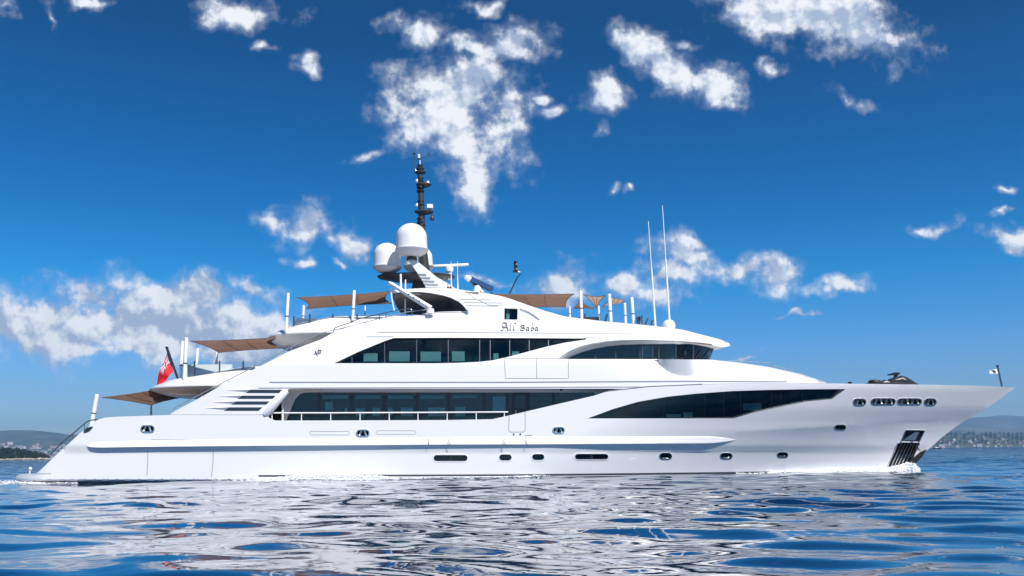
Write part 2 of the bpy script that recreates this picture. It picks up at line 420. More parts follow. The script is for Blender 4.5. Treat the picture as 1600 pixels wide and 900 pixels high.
def tube_px(name, pts, r, m, parent, vf, n=8, sm=0, **k):
    "pts: (px, py) or (px, py, v)"
    q = []
    for p in pts: q.append(P(p[0], p[1], p[2] if len(p) > 2 else vf(p[0], p[1])))
    if sm: q = [Vector(a) for a in spline(q, sm)]
    return MB().tube(q, r, n).build(name, m, parent, **k)
def slab_px(name, poly, v0, v1, m, parent, **k):
    a = [P(x, y, v0) for x, y in poly]; d = Vector((0, v1 - v0, 0)); n = len(a)
    vs = a + [p + d for p in a]
    fs = [tuple(range(n)), tuple(range(2 * n - 1, n - 1, -1))] + [(i, (i + 1) % n, n + (i + 1) % n, n + i) for i in range(n)]
    return mk(name, vs, fs, m, parent, **k)
def stadium(x0, y0, x1, y1, k=6):
    r = (y1 - y0) / 2; cy = (y0 + y1) / 2; o = []
    for i in range(k + 1):
        q = -math.pi / 2 + math.pi * i / k; o.append((x1 - r + r * math.cos(q), cy + r * math.sin(q)))
    for i in range(k + 1):
        q = math.pi / 2 + math.pi * i / k; o.append((x0 + r + r * math.cos(q), cy + r * math.sin(q)))
    return o
def clip_x(poly, lo, hi):
    def cl(pl, s, c):
        out = []
        for i in range(len(pl)):
            a, b = pl[i - 1], pl[i]; ia = (a[0] - c) * s <= 0; ib = (b[0] - c) * s <= 0
            if ia != ib:
                t = (c - a[0]) / (b[0] - a[0]); out.append((c, a[1] + (b[1] - a[1]) * t))
            if ib: out.append(b)
        return out
    return cl(cl(poly, 1, hi), -1, lo)
# ------------------------------------------------------------------ the yacht
yacht = thing('motor_yacht', 'long white three-deck motor yacht under way on the blue sea', 'yacht', (0, 0, 0))

STEM = [(598, 1590), (604.5, 1587), (637, 1543.7), (661, 1501.5), (682, 1473.4), (697, 1456.5), (706, 1446), (726, 1427), (736, 1420), (760, 1404)]
def knuckle(px): return 672 - (px - 1190) * 17 / 290
def hull_v(px, py):
    xs = interp(py, STEM); k = knuckle(max(px, 1100))
    if py <= k: s = .16 * max(0, py - 600) / max(1, k - 600)
    else: s = .16 + .84 * min(1.2, (py - k) / max(8, 742 - k)) ** .9
    fs = sstep(px, 1000, 1330)
    s = s * fs + (1 - fs) * max(0, py - 600) / 142
    L = 520 + 110 * s; n = 2.1 - .45 * s
    u = min(1, max(0, (xs - px) / L))
    b = CL * (1 - (1 - u) ** n)
    v = CL - b
    if py > 700: v += .08
    v += .9 * max(0, (75 - px) / 50) ** 2                     # rounded stern corner
    if px < 430 and py > 749: v += .5 * ((py - 749) / 6) ** 2 * (1 - sstep(px, 395, 430))
    return min(v, CL - .004)

H_OUT = [(25, 746), (26.5, 742.8), (32, 740.8), (45, 740), (57, 739), (60, 737.5), (90, 709), (125, 677), (140, 665), (152, 656.2), (163, 652.6), (185, 651), (265, 648.4),
         (417, 648.4), (421, 653.5), (430, 657), (500, 657), (700, 656.3), (769, 655), (794, 649.5), (860, 634), (930, 617.8), (945, 612.5), (975, 608.2), (1014, 604.3),
         (1055, 601.8), (1098, 600.4), (1180, 599), (1290, 599), (1322, 599.5), (1450, 601), (1520, 602.5), (1587, 605.2), (1560, 625), (1543.7, 637), (1521, 650), (1501.5, 661), (1487, 671.5), (1473.4, 682),
         (1456.5, 697), (1446, 706), (1436, 716), (1427, 726), (1420, 736), (1408, 752), (1240, 753), (800, 753), (410, 754), (400, 750), (325, 753), (150, 756), (60, 756), (37, 754), (28, 751)]
WIN_FWD = [(918, 653.8), (958, 639), (997.5, 627.6), (1042.5, 619.8), (1087.5, 615), (1143.7, 611), (1200, 609.2), (1260, 608.2), (1321.5, 607.8), (1300.5, 623.5), (1262.5, 627), (1220, 635.6), (1178, 644.6), (1146.5, 653.8)]
POCKET = [(1415.8, 672.2), (1445.3, 672.7), (1435.5, 692), (1437, 693.5), (1417, 735), (1413, 744), (1385, 744), (1388, 727), (1403, 692.5), (1407, 692)]
PORTS = [(677, 710.5, 731, 721), (779.5, 709.5, 800, 720), (831, 709, 851, 719.3), (898, 708.8, 951, 718.5), (1031, 708, 1049.5, 717.5), (1126, 708, 1144, 717), (1215, 707, 1231, 714.7), (1305, 664, 1321.5, 671.3)]
FAIR = [(220, 664.7, 241, 675.3), (557, 671.5, 577, 682), (864, 667.4, 882, 676.8), (1334, 623.2, 1353, 633), (1362, 622.8, 1399, 631.8), (1403, 622.8, 1440, 631.8), (1445, 623, 1463, 633)]
holes = [WIN_FWD, POCKET] + [stadium(*p) for p in PORTS] + [stadium(*p) for p in FAIR]
knk = [(x, knuckle(x) + o) for x in np.arange(1150, 1480, 5) for o in (-.6, 2.)] + [(x, y) for x in np.arange(30, 425, 5) for y in (746.5, 749, 750.6, 752)]
vN, fN = shell_geo(H_OUT, holes, hull_v, .16, 7, edge_sp=4, extra=knk)
vF, fF = shell_geo(H_OUT, [], hull_v, .16, 16)
mb = MB(); mb.add(vN, fN); mb.add([mir(p) for p in vF], fF)
hull = mb.build('hull', M_WHITE, yacht, ang=28)

# transom, swim platform, decks closing the hull
bridge('transom', [(60, 737.8), (90, 709.3), (125, 677.3), (140, 665.3), (152, 656.6)], hull_v, M_WHITE, yacht, camber=0, inset=.02)
bridge('swim_platform', [(26, 746), (26.8, 743.2), (32, 741.2), (62, 740)], hull_v, M_DECK, yacht, camber=0, inset=.03)
bridge('aft_deck', [(150, 660), (265, 658), (420, 658)], lambda x, y: .1, M_DECK, yacht, camber=0)
bridge('side_deck', [(420, 660), (940, 660)], lambda x, y: .1, M_DECK, yacht, camber=0)
bridge('foredeck', [(1180, 606), (1300, 607), (1430, 608), (1540, 609)], lambda x, y: hull_v(x, y) + .2, M_DECK, yacht, camber=.03)
keel_v = lambda x, y: hull_v(x, 742) + (.35 if x < 410 else -.012)
kv, kf = shell_geo([(36, 748), (400, 746), (412, 747.2), (800, 745.8), (1150, 741), (1240, 740), (1418, 739.5), (1405, 766), (40, 768)], [], keel_v, .2, 12, mirror=True)
mk('keel', kv, kf, M_KEEL, yacht)
strip('boot_stripe', [(404, 743.6), (800, 742.3), (1000, 740.4), (1150, 738.6), (1236, 737.6)], 2.7, hull_v, M_BOOT, yacht)

# rub rail with rounded top and flat underside
def rail_mesh():
    mb = MB(); secs = []
    xs = [135, 136, 138, 142, 148, 158] + list(range(170, 1100, 12)) + [1105, 1116, 1126, 1134, 1141, 1147, 1151]
    for x in xs:
        yb = interp(x, [(135, 704), (450, 702), (800, 700.6), (1150, 698.8)]); h = interp(x, [(135, 14), (260, 17), (700, 20), (1150, 19)])
        e = 1.
        if x < 158: e = math.sqrt(max(0.02, 1 - ((158 - x) / 23.) ** 2))
        if x > 1105: e = max(.02, 1 - ((x - 1105) / 46.) ** 1.6)
        ym = yb - h * .55 if x < 600 else yb - h * .62
        prof = [(1.0, -.04), (.86, .03), (.7, .05), (.56, .08), (.45, .105), (.37, .12), (.32, .125), (.30, .115), (.295, .06), (.285, -.05)]
        s = []
        for (t, o) in prof:
            y = ym + ((yb - h * t) - ym) * (e if t < .99 or x > 1105 or x < 158 else 1)
            s.append(P(x, y, hull_v(x, y) - (o * e if o > 0 else o)))
        secs.append(s)
    n = len(secs[0]); vs = [p for s in secs for p in s]
    fs = [(i * n + j, i * n + j + 1, (i + 1) * n + j + 1, (i + 1) * n + j) for i in range(len(secs) - 1) for j in range(n - 1)]
    mb.add(vs, fs); mb.add([mir(p) for p in vs], fs); return mb
rail_mesh().build('rub_rail', M_WHITE, yacht, ang=40)

# ---- superstructure shell
ROOF = [(500, 530), (521, 519), (545, 510.5), (562, 506), (600, 499), (640, 493.5), (667, 489.5), (700, 488.5), (728, 488), (729, 470), (753, 457), (776, 461), (794.5, 465.6), (828.5, 478), (851, 485.4), (881, 494), (910, 498), (953, 503), (1000, 507), (1035, 511), (1067, 515), (1101, 524), (1127, 531), (1141, 538)]
HTOP = [(1000, 561), (1112, 561.5), (1150, 566), (1200, 573), (1250, 584), (1290, 597)]
TUM = [(445, 1.5), (460, 1.25), (500, .75), (527, .42), (560, .12), (568, .05), (600, .015), (607, .0)]
def sup_v(px, py):
    if px > 886 and py > 558:                                   # foredeck house
        base = hull_v(px, 601); top = interp(px, HTOP); g = sstep(px, 930, 1120)
        def side(y):
            r = min(1, max(0, (600 - y) / max(4, 600 - top))); return base + (1 - g) * interp(y, TUM) + g * (.05 + 1.25 * r ** 2.6)
        v = side(py); q = 1 - ((px - 1071) / 44.) ** 2
        if q > 0:                                               # wing station bulging out below the wheelhouse
            yb = 556 + 31.5 * math.sqrt(q)
            if py < yb: k = 1 - sstep(px, 1076, 1113); v = k * (side(yb) - .20 * (yb - py) / 26.) + (1 - k) * v
        return min(v, CL - .01)
    v = interp(py, TUM)
    if px > 985: v += 4.2 * max(0, (px - 985) / 156.) ** 2.6
    if px > 640:
        top = interp(px, ROOF) if px > 776 or py > 486 else interp(px, [(640, 451), (690, 449.5), (715, 452), (753, 457), (776, 461)]); v += .4 * min(1, max(0, 1 - (py - top) / 9.)) ** 2.2
    return min(v, CL - .004)

U_OUT = [(265, 647.8), (274, 642), (308, 624), (336, 607.8), (397, 577), (452, 549), (502, 530), (521, 519.5), (545, 510.5), (562, 506), (600, 499), (640, 493.5), (667, 489.5), (700, 488.7), (728, 488.7), (730, 485), (724, 477), (717, 471), (705, 465), (692, 461), (672, 457.5), (655, 456), (612, 457), (610.5, 455), (614, 453.5), (640, 451.3), (665, 450), (690, 449.5), (715, 452), (753, 457), (776, 461), (794.5, 465.6), (828.5, 478), (851, 485.4), (881, 494), (910, 498), (953, 503), (1000, 507), (1035, 511), (1067, 515.3), (1101, 524), (1127, 531), (1138, 536), (1141, 538.4), (1139, 541), (1127, 542.5), (1113, 539), (1112, 537.4), (1085, 534.2), (1059, 532.4), (997, 530.6), (970, 531.2), (947, 533), (925, 536.5), (907, 540.8), (890, 548.3), (876, 557), (873.7, 559.3), (880, 560.2), (886, 561), (985, 561.2), (1030, 561.2), (1108, 562), (1116, 562.6), (1150, 566), (1200, 573), (1250, 584), (1275, 592), (1291, 597.6),
         (1290, 598.6), (1180, 598.6), (1098, 599.9), (1055, 601.3), (1014, 603.8), (975, 607.4), (955, 607.2), (750, 607.2), (470, 607.4), (452, 607.6), (446, 612), (421, 647), (418, 647.9)]
WIN_UP = [(522, 567.5), (560, 549.5), (600, 533.2), (615, 528), (700, 527.6), (800, 528), (915.4, 528.6), (916, 530.6), (885, 535), (856.8, 541), (828.5, 548.5), (794.5, 557.6), (770, 563), (750, 565.2), (715, 567), (678, 567.6)]
SLOTS = [[(390, 608.8), (441, 609), (437, 614.5), (383, 614.3)], [(378, 618.2), (431, 618.2), (426, 623.4), (370.5, 623.4)], [(369, 627.2), (421, 627.2), (416, 632.4), (360, 632.4)], [(357, 636.4), (410, 636.4), (404, 642.2), (349, 642.2)]]
WIN_SM = [(788, 481.6), (809, 482.2), (808.6, 499.6), (788, 499.3)]
SWOOSH = spline([(811.5, 481.5), (820, 484), (829, 488), (837, 493.5), (845, 500.2)], 3) + [(838, 500), (833, 499.4)] + spline([(833, 499.4), (827, 494), (820, 489), (811.5, 485)], 3)[1:]
sc_arc = [(1071 + 44.3 * math.cos(a), 556 + 31.8 * math.sin(a)) for a in np.linspace(.18, math.pi - .15, 40)]
sc_arc += [(1071 + 43 * math.cos(a), 556 + 30.8 * math.sin(a)) for a in np.linspace(.18, math.pi - .15, 40)]
vN, fN = shell_geo(U_OUT, [WIN_UP, WIN_SM, SWOOSH] + SLOTS, sup_v, .22, 6, edge_sp=4, extra=sc_arc)
far_holes = [WIN_SM]
vF, fF = shell_geo(U_OUT, [], sup_v, .22, 16)
mb = MB(); mb.add(vN, fN); mb.add([mir(p) for p in vF], fF)
mb.build('superstructure', M_WHITE2, yacht, ang=28)

# roofs and floors across the beam
bridge('sun_deck_floor', [(521, 521), (600, 505), (667, 498), (728, 497), (760, 500), (1000, 512)], sup_v, M_WHITE2, yacht, camber=.0, inset=.12)
bridge('upper_deck_floor', [(330, 609), (400, 605), (980, 605)], sup_v, M_WHITE2, yacht, camber=0, inset=.05)
bridge('roof', [(1000, 508), (1035, 512), (1067, 516.3), (1101, 525), (1127, 532), (1138, 536.6)], sup_v, M_WHITE2, yacht, camber=.05, inset=.05)
bridge('brow_soffit', [(900, 545), (925, 538.6), (960, 533.6), (1000, 532.4), (1060, 534.2), (1112, 539), (1128, 541.5), (1138, 540)], sup_v, M_WHITE2, yacht, camber=0, inset=.03)
bridge('foredeck_house_roof', [(986, 562.5), (1108, 563), (1150, 567), (1200, 574), (1250, 585), (1288, 597)], sup_v, M_WHITE2, yacht, camber=.12, inset=.03)

# swept aft ends of the two upper decks
def pod(name, px_c, px_tip, py_lip, v_edge, steps, under, m=M_WHITE2, fwd=3.2):
    c = P(px_c, py_lip, CL); tip = P(px_tip, py_lip, CL); a0 = c.x - tip.x; b0 = CL - v_edge; zl = P(px_tip + 12, py_lip, CL - 1.5).z
    rings = [(.55 * a0, .35 * b0, zl - under), (.86 * a0, .82 * b0, zl - under * .8), (a0 - .12, b0 - .1, zl - .07), (a0, b0, zl - .02), (a0, b0, zl + .04)] + [(a0 - da, b0 - db, zl + dz) for da, db, dz in steps]
    N = 48; vs = []; fs = []
    for (a, b, z) in rings:
        for k in range(N + 1):
            q = math.pi * (k - 1) / (N - 2); q = min(max(q, 0), math.pi); cx, sy = math.cos(q), math.sin(q); ex = 2 / 2.6
            if k in (0, N): vs.append(Vector((c.x + fwd, CL - b * (1 if k == 0 else -1), z))); continue
            vs.append(Vector((c.x - a * abs(sy) ** ex, CL - b * math.copysign(abs(cx) ** ex, cx), z)))
    M = N + 1
    fs = [(i * M + k, i * M + k + 1, (i + 1) * M + k + 1, (i + 1) * M + k) for i in range(len(rings) - 1) for k in range(N)]
    fs += [tuple(range(M)), tuple(range((len(rings) - 1) * M + N, (len(rings) - 1) * M - 1, -1))]
    return mk(name, vs, fs, m, yacht, ang=25)
pod('sun_deck_overhang', 545, 424, 529, .75, [(.25, .15, .2), (.7, .3, .42), (1.5, .5, .66), (2.7, .7, .84), (3.4, .9, .9)], .42)
pod('upper_deck_overhang', 420, 245, 609, .35, [(.3, .15, .18), (.9, .3, .40), (1.6, .5, .55), (2.9, .7, .76), (4.4, .8, .92), (5., .9, .95)], .33)

# hardtop over the sun deck
def slab_plan(name, pts, z0, z1, m, mb_=None):
    n = len(pts); vs = [Vector((x, y, z0)) for x, y in pts] + [Vector((x, y, z1)) for x, y in pts]
    fs = [tuple(range(n)), tuple(range(2 * n - 1, n - 1, -1))] + [(i, (i + 1) % n, n + (i + 1) % n, n + i) for i in range(n)]
    return mk(name, vs, fs, m, yacht)
uA = P(611, 456, 1.3).x; uB = P(748, 470, 1.3).x; zt = P(640, 456, 1.4).z
plan = [(uB, 1.42)] + [(uA + .35, 1.42), (uA + .05, 1.7), (uA, 2.2)] + [(uA - .05, 4.5)] + [(uA, 6.8), (uA + .05, 7.3), (uA + .35, 7.58)] + [(uB, 7.58)]
slab_plan('hardtop_ceiling', plan, zt - .14, zt - .02, M_TAUPE)
bridge('hardtop', [(611, 454.6), (640, 452.3), (665, 451), (690, 450.5), (715, 453), (753, 458), (776, 462), (794.5, 466.6), (828.5, 479), (851, 486.4), (881, 495), (910, 499), (953, 504), (1000, 508)][:9], sup_v, M_WHITE2, yacht, camber=.05, inset=.03)
# bulkhead closing the forward end under the hardtop
slab_px('hardtop_bulkhead', [(728, 489), (730, 484), (724, 476), (716, 470), (705, 464), (800, 468), (800, 500), (728, 500)], 1.7, 7.3, M_TAUPE, yacht)
tube_px('coaming_rail', [(667, 490.5), (690, 488.2), (727, 487.6), (731, 485)], .05, M_CHROME, yacht, lambda x, y: sup_v(x, 488) - .03)

# stepped louvres beside the hardtop
for i, (x0, y0, x1) in enumerate([(719, 467.5, 768), (725, 472.3, 786), (729, 477.2, 778), (742, 470, 750)][:3]):
    strip('roof_step', [(x0, y0), (x1, y0 + .9)], 1.1, sup_v, M_GREYL, yacht, proud=.02)
strip('roof_step', [(728, 454.5), (743, 467), (752, 470.8), (762, 476), (790, 478)], .9, sup_v, M_GREYL, yacht, proud=.015)

# ---- glazing
def glazing(poly, divs, vf, rect=(), back=.75, m=M_GLASS, mull=M_DGREY, mw=1.3, liner=True, parent=None):
    pr = parent or yacht; xs = [min(p[0] for p in poly) - 1] + list(divs) + [max(p[0] for p in poly) + 1]
    for a, b in zip(xs, xs[1:]):
        c = clip_x(poly, a, b)
        if len(c) >= 3: shell('window_pane', c, [], vf, .02, m, pr, 12)
    P2 = np.array
    for d in divs:
        seg = clip_x(poly, d - .1, d + .1)
        if len(seg) < 3: continue
        y0 = min(p[1] for p in seg); y1 = max(p[1] for p in seg)
        strip('mullion', [(d, y0), (d, y1)], mw, vf, mull, pr, proud=.02)
    if liner:
        shell('unlit_cabin_sheet', poly, [], lambda x, y: min(vf(x, y) + back, CL), .03, M_INT, pr, 14)  # near-black sheet close behind the glass paints the unlit cabin
    for (x0, y0, x1, y1) in rect:
        shell('far_daylight_panel', [(x0, y0), (x1, y0), (x1, y1), (x0, y1)], [], lambda x, y: vf(x, y) + min(.16, back * .3), .02, M_FARDAY, pr, 20)  # pale panels painting daylight seen through the far-side windows
def grow(poly, d):
    "push a drawn outline outwards so that the pane tucks behind its frame"
    cx = sum(p[0] for p in poly) / len(poly); n = len(poly); A = sum(poly[i - 1][0] * poly[i][1] - poly[i][0] * poly[i - 1][1] for i in range(n)); s = 1 if A > 0 else -1; out = []
    for i in range(n):
        a, b, c = poly[i - 1], poly[i], poly[(i + 1) % n]
        def nn(p, q):
            dx, dy = q[0] - p[0], q[1] - p[1]; l = math.hypot(dx, dy) or 1; return dy / l * s, -dx / l * s
        n1, n2 = nn(a, b), nn(b, c); x, y = n1[0] + n2[0], n1[1] + n2[1]; l = math.hypot(x, y)
        if l < .3: out.append(b); continue
        k = min(1.6, 2 / (l * l) * 1.); out.append((b[0] + x * d * k, b[1] + y * d * k))
    return out
glazing(grow(WIN_UP, 1.5), [550, 601, 651, 700.5, 749.4, 766, 796.4, 827, 857], lambda x, y: sup_v(x, y) + .13,
        rect=[(568, 552, 590, 564.5), (608, 549, 640, 564.5), (657, 549.5, 689, 564.5), (706, 549, 726, 564.5), (771, 552, 779, 562), (800, 549, 811, 556)], mull=M_STEELD)
glazing(grow(WIN_FWD, 1.5), [958, 997.5, 1037.5, 1101.7, 1131, 1157.5, 1205, 1220, 1254], lambda x, y: min(hull_v(x, y) + .1, CL), rect=[(1041, 647, 1064, 652), (1068, 644, 1082, 652), (1161, 630, 1190, 641)], mw=.7, mull=M_DARK)
shell('swept_recess', grow(SWOOSH, 1.2), [], lambda x, y: sup_v(x, y) + .13, .03, M_WHITE2, yacht, 8)
glazing(grow(WIN_SM, 1), [], lambda x, y: sup_v(x, y) + .12, rect=[(791, 483, 796, 499)], liner=True)
# saloon on the main deck, set back behind the side deck
SAL_V = 1.15
SAL = [(447, 657.5), (452, 645), (455.5, 635.5), (461, 623.5), (469.4, 614.8), (478, 613), (928.6, 613.2), (928.6, 640), (840, 657.5)]
wall = [(441, 660), (441, 600), (950, 600), (950, 662)]
vw, fw = shell_geo(wall, [SAL], lambda x, y: SAL_V, .12, 16); mbw = MB(); mbw.add(vw, fw)
vw, fw = shell_geo(wall, [], lambda x, y: SAL_V, .12, 40); mbw.add([mir(p) for p in vw], fw)
mbw.build('saloon_wall', M_WHITE2, yacht)
glazing(grow(SAL, 1.5), [498, 549, 601, 651, 701, 756, 793, 826, 865], lambda x, y: SAL_V + .05, back=.9, mw=4.5, m=M_GLASS2,
        rect=[(504, 618, 544, 623), (556, 618, 594, 623), (606, 618, 645, 623), (657, 618, 695, 623), (708, 618, 745, 622), (508, 628, 520, 641), (538, 637, 543, 646), (556, 638, 570, 650), (582, 637, 594, 650), (606, 637, 613, 649), (626, 637, 645, 650), (669, 637, 696, 650), (711, 636, 727, 650), (770, 619, 790, 645)])
# near-black block painting the shaded aft deck seen through the pillar gap
slab_px('aft_deck_shade_block', [(424, 660), (424, 602), (442, 602), (442, 660)], SAL_V + .3, 7.6, M_DARK, yacht)
# saloon side door
dr = slab_px('side_door', [(800, 655), (800, 613.6), (824.5, 613.6), (824.5, 655)], SAL_V - .04, SAL_V, M_DGREY, yacht)
shell('door_window', [(804, 617), (821, 617), (821, 637), (804, 637)], [], lambda x, y: SAL_V - .055, .012, M_GLASS, dr, 12)
tube_px('door_handle', [(806, 641, SAL_V - .1), (806, 648, SAL_V - .1)], .02, M_CHROME, dr, None)
# sloping pillar at the after end of the opening
mbp = MB(); mbp.tube([P(447.5, 611, .08), P(444, 614.5, .02), P(420, 642, .02), P(414, 648, .06)], [.15, .18, .19, .13], 16); mbp.build('side_pillar', M_WHITE2, yacht)
mbp = MB(); mbp.tube([P(441.6, 627, .5), P(441.6, 657, .5)], .05, 8); mbp.build('deck_post', M_POLE, yacht)
# wheelhouse
def wh_v(px, py): return min(CL, .78 + 3.7 * max(0, (px + (py - 541) * .25 - 1000) / 114.) ** 3.2)
WH = [(878, 562.5), (886, 560.5), (907.5, 550.5), (941, 541.8), (975, 538.4), (1028, 537.2), (1080, 538), (1112, 540), (1116, 543), (1108.5, 563)]
vW, fW = shell_geo(WH, [], wh_v, .02, 7)
glazing(WH, [930, 962, 1000, 1029.5, 1056, 1083.5], wh_v, mw=2.2, back=.9, rect=[(1004, 541, 1019, 558)], mull=M_DGREY)
wd = strip('wheelhouse_door', [(1003.5, 541), (1003.5, 561)], 1.2, wh_v, M_STEELD, yacht, proud=.03)
strip('wheelhouse_door_frame', [(1020, 541), (1020, 561)], 1.2, wh_v, M_STEELD, yacht, proud=.03)
strip('window_sill', [(886, 561.6), (1108, 562.4)], 1.2, wh_v, M_WHITE2, yacht, proud=.05)
for x in (1086, 1098):
    strip('wiper', [(x, 561), (x + 10, 546)], .9, lambda a, b: wh_v(a, b), M_BLACK, yacht, proud=.05)
bt = [(874.5, 558.6), (890, 548.9), (907, 541.3), (925, 537), (947, 533.5), (970, 531.7), (997, 531), (1030, 531.8), (1059, 532.8), (1085, 534.6), (1108, 537.2)]
bb = [(886, 560.8), (898, 554.8), (911, 549.6), (928, 544.9), (948, 541.2), (972, 538.7), (1000, 537.8), (1031, 537.4), (1060, 537.7), (1085, 538.2), (1106, 539.8)]
vs_ = [P(x, y, min(CL, sup_v(x, y) + .03)) for x, y in bt] + [P(x, y, wh_v(x, y) - .03) for x, y in bb]; n_ = len(bt)
mk('brow_underside', vs_, [(i, i + 1, n_ + i + 1, n_ + i) for i in range(n_ - 1)], M_WHITE2, yacht)
# engine-room intake louvres
for s in SLOTS:
    cx = [p[0] for p in s]; g = grow(s, 1.2)
    sl = shell('louvre', g, [], lambda x, y: sup_v(x, y) + .14, .03, M_LOUV, yacht, 20)
    y0, y1 = s[0][1], s[2][1]
    for k in range(2):
        y = y0 + (y1 - y0) * (k + .8) / 2.4; strip('slat', [(s[3][0] + 4, y), (s[1][0] - 4, y)], .9, lambda x, y: sup_v(x, y) + .08, M_STEELD, sl)
    xa, xb = s[3][0], s[0][0]
    # pointed fin running aft from each slot
    tip = P(xa - 30, y0 + 1.4, sup_v(xa - 30, y0) - .002); A = P(xb + 1, y0 - .2, -.09); B = P(xa + 1, y1 + .2, .03); C0 = P(xb, y0 - 1.6, .03)
    mk('louvre_fin', [tip, A, B, C0], [(0, 1, 2), (0, 3, 1), (1, 3, 2), (0, 2, 3)], M_WHITE2, yacht)
# portholes
for (x0, y0, x1, y1) in PORTS:
    st = stadium(x0, y0, x1, y1); rim = stadium(x0 - .9, y0 - .9, x1 + .9, y1 + .9)
    vv, ff = shell_geo(rim, [stadium(x0 + .5, y0 + .5, x1 - .5, y1 - .5)], lambda x, y: hull_v(x, y) - .018, .12, 8, edge_sp=2.5)
    ph = mk('porthole', vv, ff, M_CHROME if x0 > 1000 else M_WHITE, yacht)
    shell('glass', st, [], lambda x, y: hull_v(x, y) + .07, .02, M_GLASS, ph, 10)
    shell('lining', rim, [], lambda x, y: hull_v(x, y) + .5, .02, M_INT, ph, 20)  # dark sheet standing in for the unlit cabin behind the port
    if x1 - x0 > 30: strip('mullion', [((x0 + x1) / 2, y0), ((x0 + x1) / 2, y1)], 4, lambda x, y: hull_v(x, y) + .06, M_DARK, ph)
# mooring fairleads: stainless rim, recessed box and rollers
for i, (x0, y0, x1, y1) in enumerate(FAIR):
    rim = stadium(x0 - .8, y0 - .8, x1 + .8, y1 + .8); inn = stadium(x0 + .9, y0 + .9, x1 - .9, y1 - .9)
    vv, ff = shell_geo(rim, [inn], lambda x, y: hull_v(x, y) - .03, .16, 8, edge_sp=2.5)
    fl = mk('fairlead', vv, ff, M_CHROME, yacht)
    shell('recess', rim, [], lambda x, y: hull_v(x, y) + .3, .02, M_DARK, fl, 20)
    k = 2 if x1 - x0 < 25 else 4
    for j in range(k):
        x = x0 + (x1 - x0) * (j + .8) / (k + .6); dx = 2.2 if j % 2 else -2.2
        tube_px('roller', [(x - dx * .6, y0 + 1), (x + dx * .6, y1 - 1)], .055, M_CHROME, fl, lambda a, b: hull_v(a, b) + .1)
# slanted quarter fairlead at the transom corner
q = shell('quarter_fairlead', [(130, 675.5), (131, 672), (136, 667.5), (144.6, 666), (145, 668), (140, 673), (134, 676)], [], lambda x, y: hull_v(x, y) - .03, .06, M_STEELD, yacht, 6)
shell('recess', [(132.5, 674), (134, 671.5), (138, 669), (142.5, 668), (139, 672), (135, 674.5)], [], lambda x, y: hull_v(x, y) - .045, .02, M_DARK, q, 6)
# anchor pocket with stainless guard and the anchor
pk = shell('anchor_pocket', grow(POCKET, 1.2), [], lambda x, y: min(CL - .01, hull_v(x, y) + .1), .04, M_DARK, yacht, 8)
pf = [(1415.8, 672.2), (1445.3, 672.7), (1435.5, 692), (1437, 693.5), (1417, 735), (1413, 744), (1385, 744), (1388, 727), (1403, 692.5), (1407, 692)]
strip('pocket_frame', pf + [pf[0]], 1.4, lambda x, y: min(CL - .01, hull_v(x, y)), M_CHROME, pk, proud=.03)
strip('pocket_bar', [(1408.5, 690.2), (1434.5, 690.8)], 2.0, lambda x, y: hull_v(x, y) + .02, M_POLE, pk, proud=.05)
for k in range(6):
    x = 1409 + k * 5.0; strip('pocket_bar', [(x, 693), (x - 22, 741)], 1.2, lambda a, b: min(CL - .02, hull_v(a, b) + .03), M_CHROME, pk, proud=.03)
slab_px('anchor_shank', [(1419.5, 675), (1436, 675.3), (1430, 688), (1413.5, 687.6)], hull_v(1425, 682) + .02, hull_v(1425, 682) + .06, M_STEELD, pk)
slab_px('anchor_fluke', [(1448.5, 702.5), (1439, 707), (1431, 713.5), (1427.6, 717), (1425, 714), (1418, 726), (1428.5, 727), (1440, 715)], CL - .22, CL + .22, M_KEEL, yacht)
# styling lines and seams
sv = sup_v
strip('styling_line', [(421, 597.2), (789, 597.2), (1067, 595.6), (1230, 596.2)], 1.9, sv, M_GREYL, yacht)
strip('styling_line', [(404, 606.2), (750, 605.2), (1014, 605.0 - .6)], 1.3, sv, M_GREYL, yacht)
strip('styling_line', [(590, 519), (700, 519.4), (1000, 521), (1013, 521.4)], 1.5, sv, M_GREYL, yacht)
strip('styling_line', [(573, 526), (615, 526)], 1.2, sv, M_GREYL, yacht); strip('styling_line', [(912, 527.5), (943, 528)], 1.2, sv, M_GREYL, yacht)
strip('sheer_line', [(950, 610.5), (1014, 603.5), (1098, 599.8)], .8, lambda x, y: hull_v(x, y) - .01, M_GREYL, yacht)
seam = lambda pts, w=.75, vf=sv: strip('panel_seam', pts, w, vf, M_SEAM, yacht, proud=.004)
seam([(788.5, 559.8), (838.6, 560), (888, 560.2), (888, 591.3), (838.6, 591.3), (789.5, 591.3), (788.5, 559.8)]); seam([(838.6, 560), (838.6, 591.3)])
seam([(795.5, 650), (795, 673), (797.5, 675.2), (818, 675.2), (820.5, 673), (820.5, 643)], .75, hull_v)
seam([(231, 688), (231, 720), (229, 751)], .8, hull_v); seam([(333, 690), (333, 720), (330, 750)], .8, hull_v); seam([(236, 687.3), (334, 687.3)], .7, hull_v)
seam([(670, 684), (670, 697)], .7, lambda x, y: hull_v(x, y) - .17); seam([(821, 682), (824, 696)], .8, lambda x, y: hull_v(x, y) - .17)
for x in (701, 787): seam([(x + 1, 686), (x, 689), (x + 1.5, 693), (x + 4, 695.5)], .9, lambda a, b: hull_v(a, b) - .20)
seam([(821, 680.3), (831, 680.3)], .9, hull_v)
for (x0, x1, y) in ((484, 546, 676.7), (587.5, 650, 675.7)):
    rc = stadium(x0, y - 2.8, x1, y + 2.8); strip('recess_slot', rc + [rc[0]], .7, hull_v, M_GREYL, yacht, proud=.006)
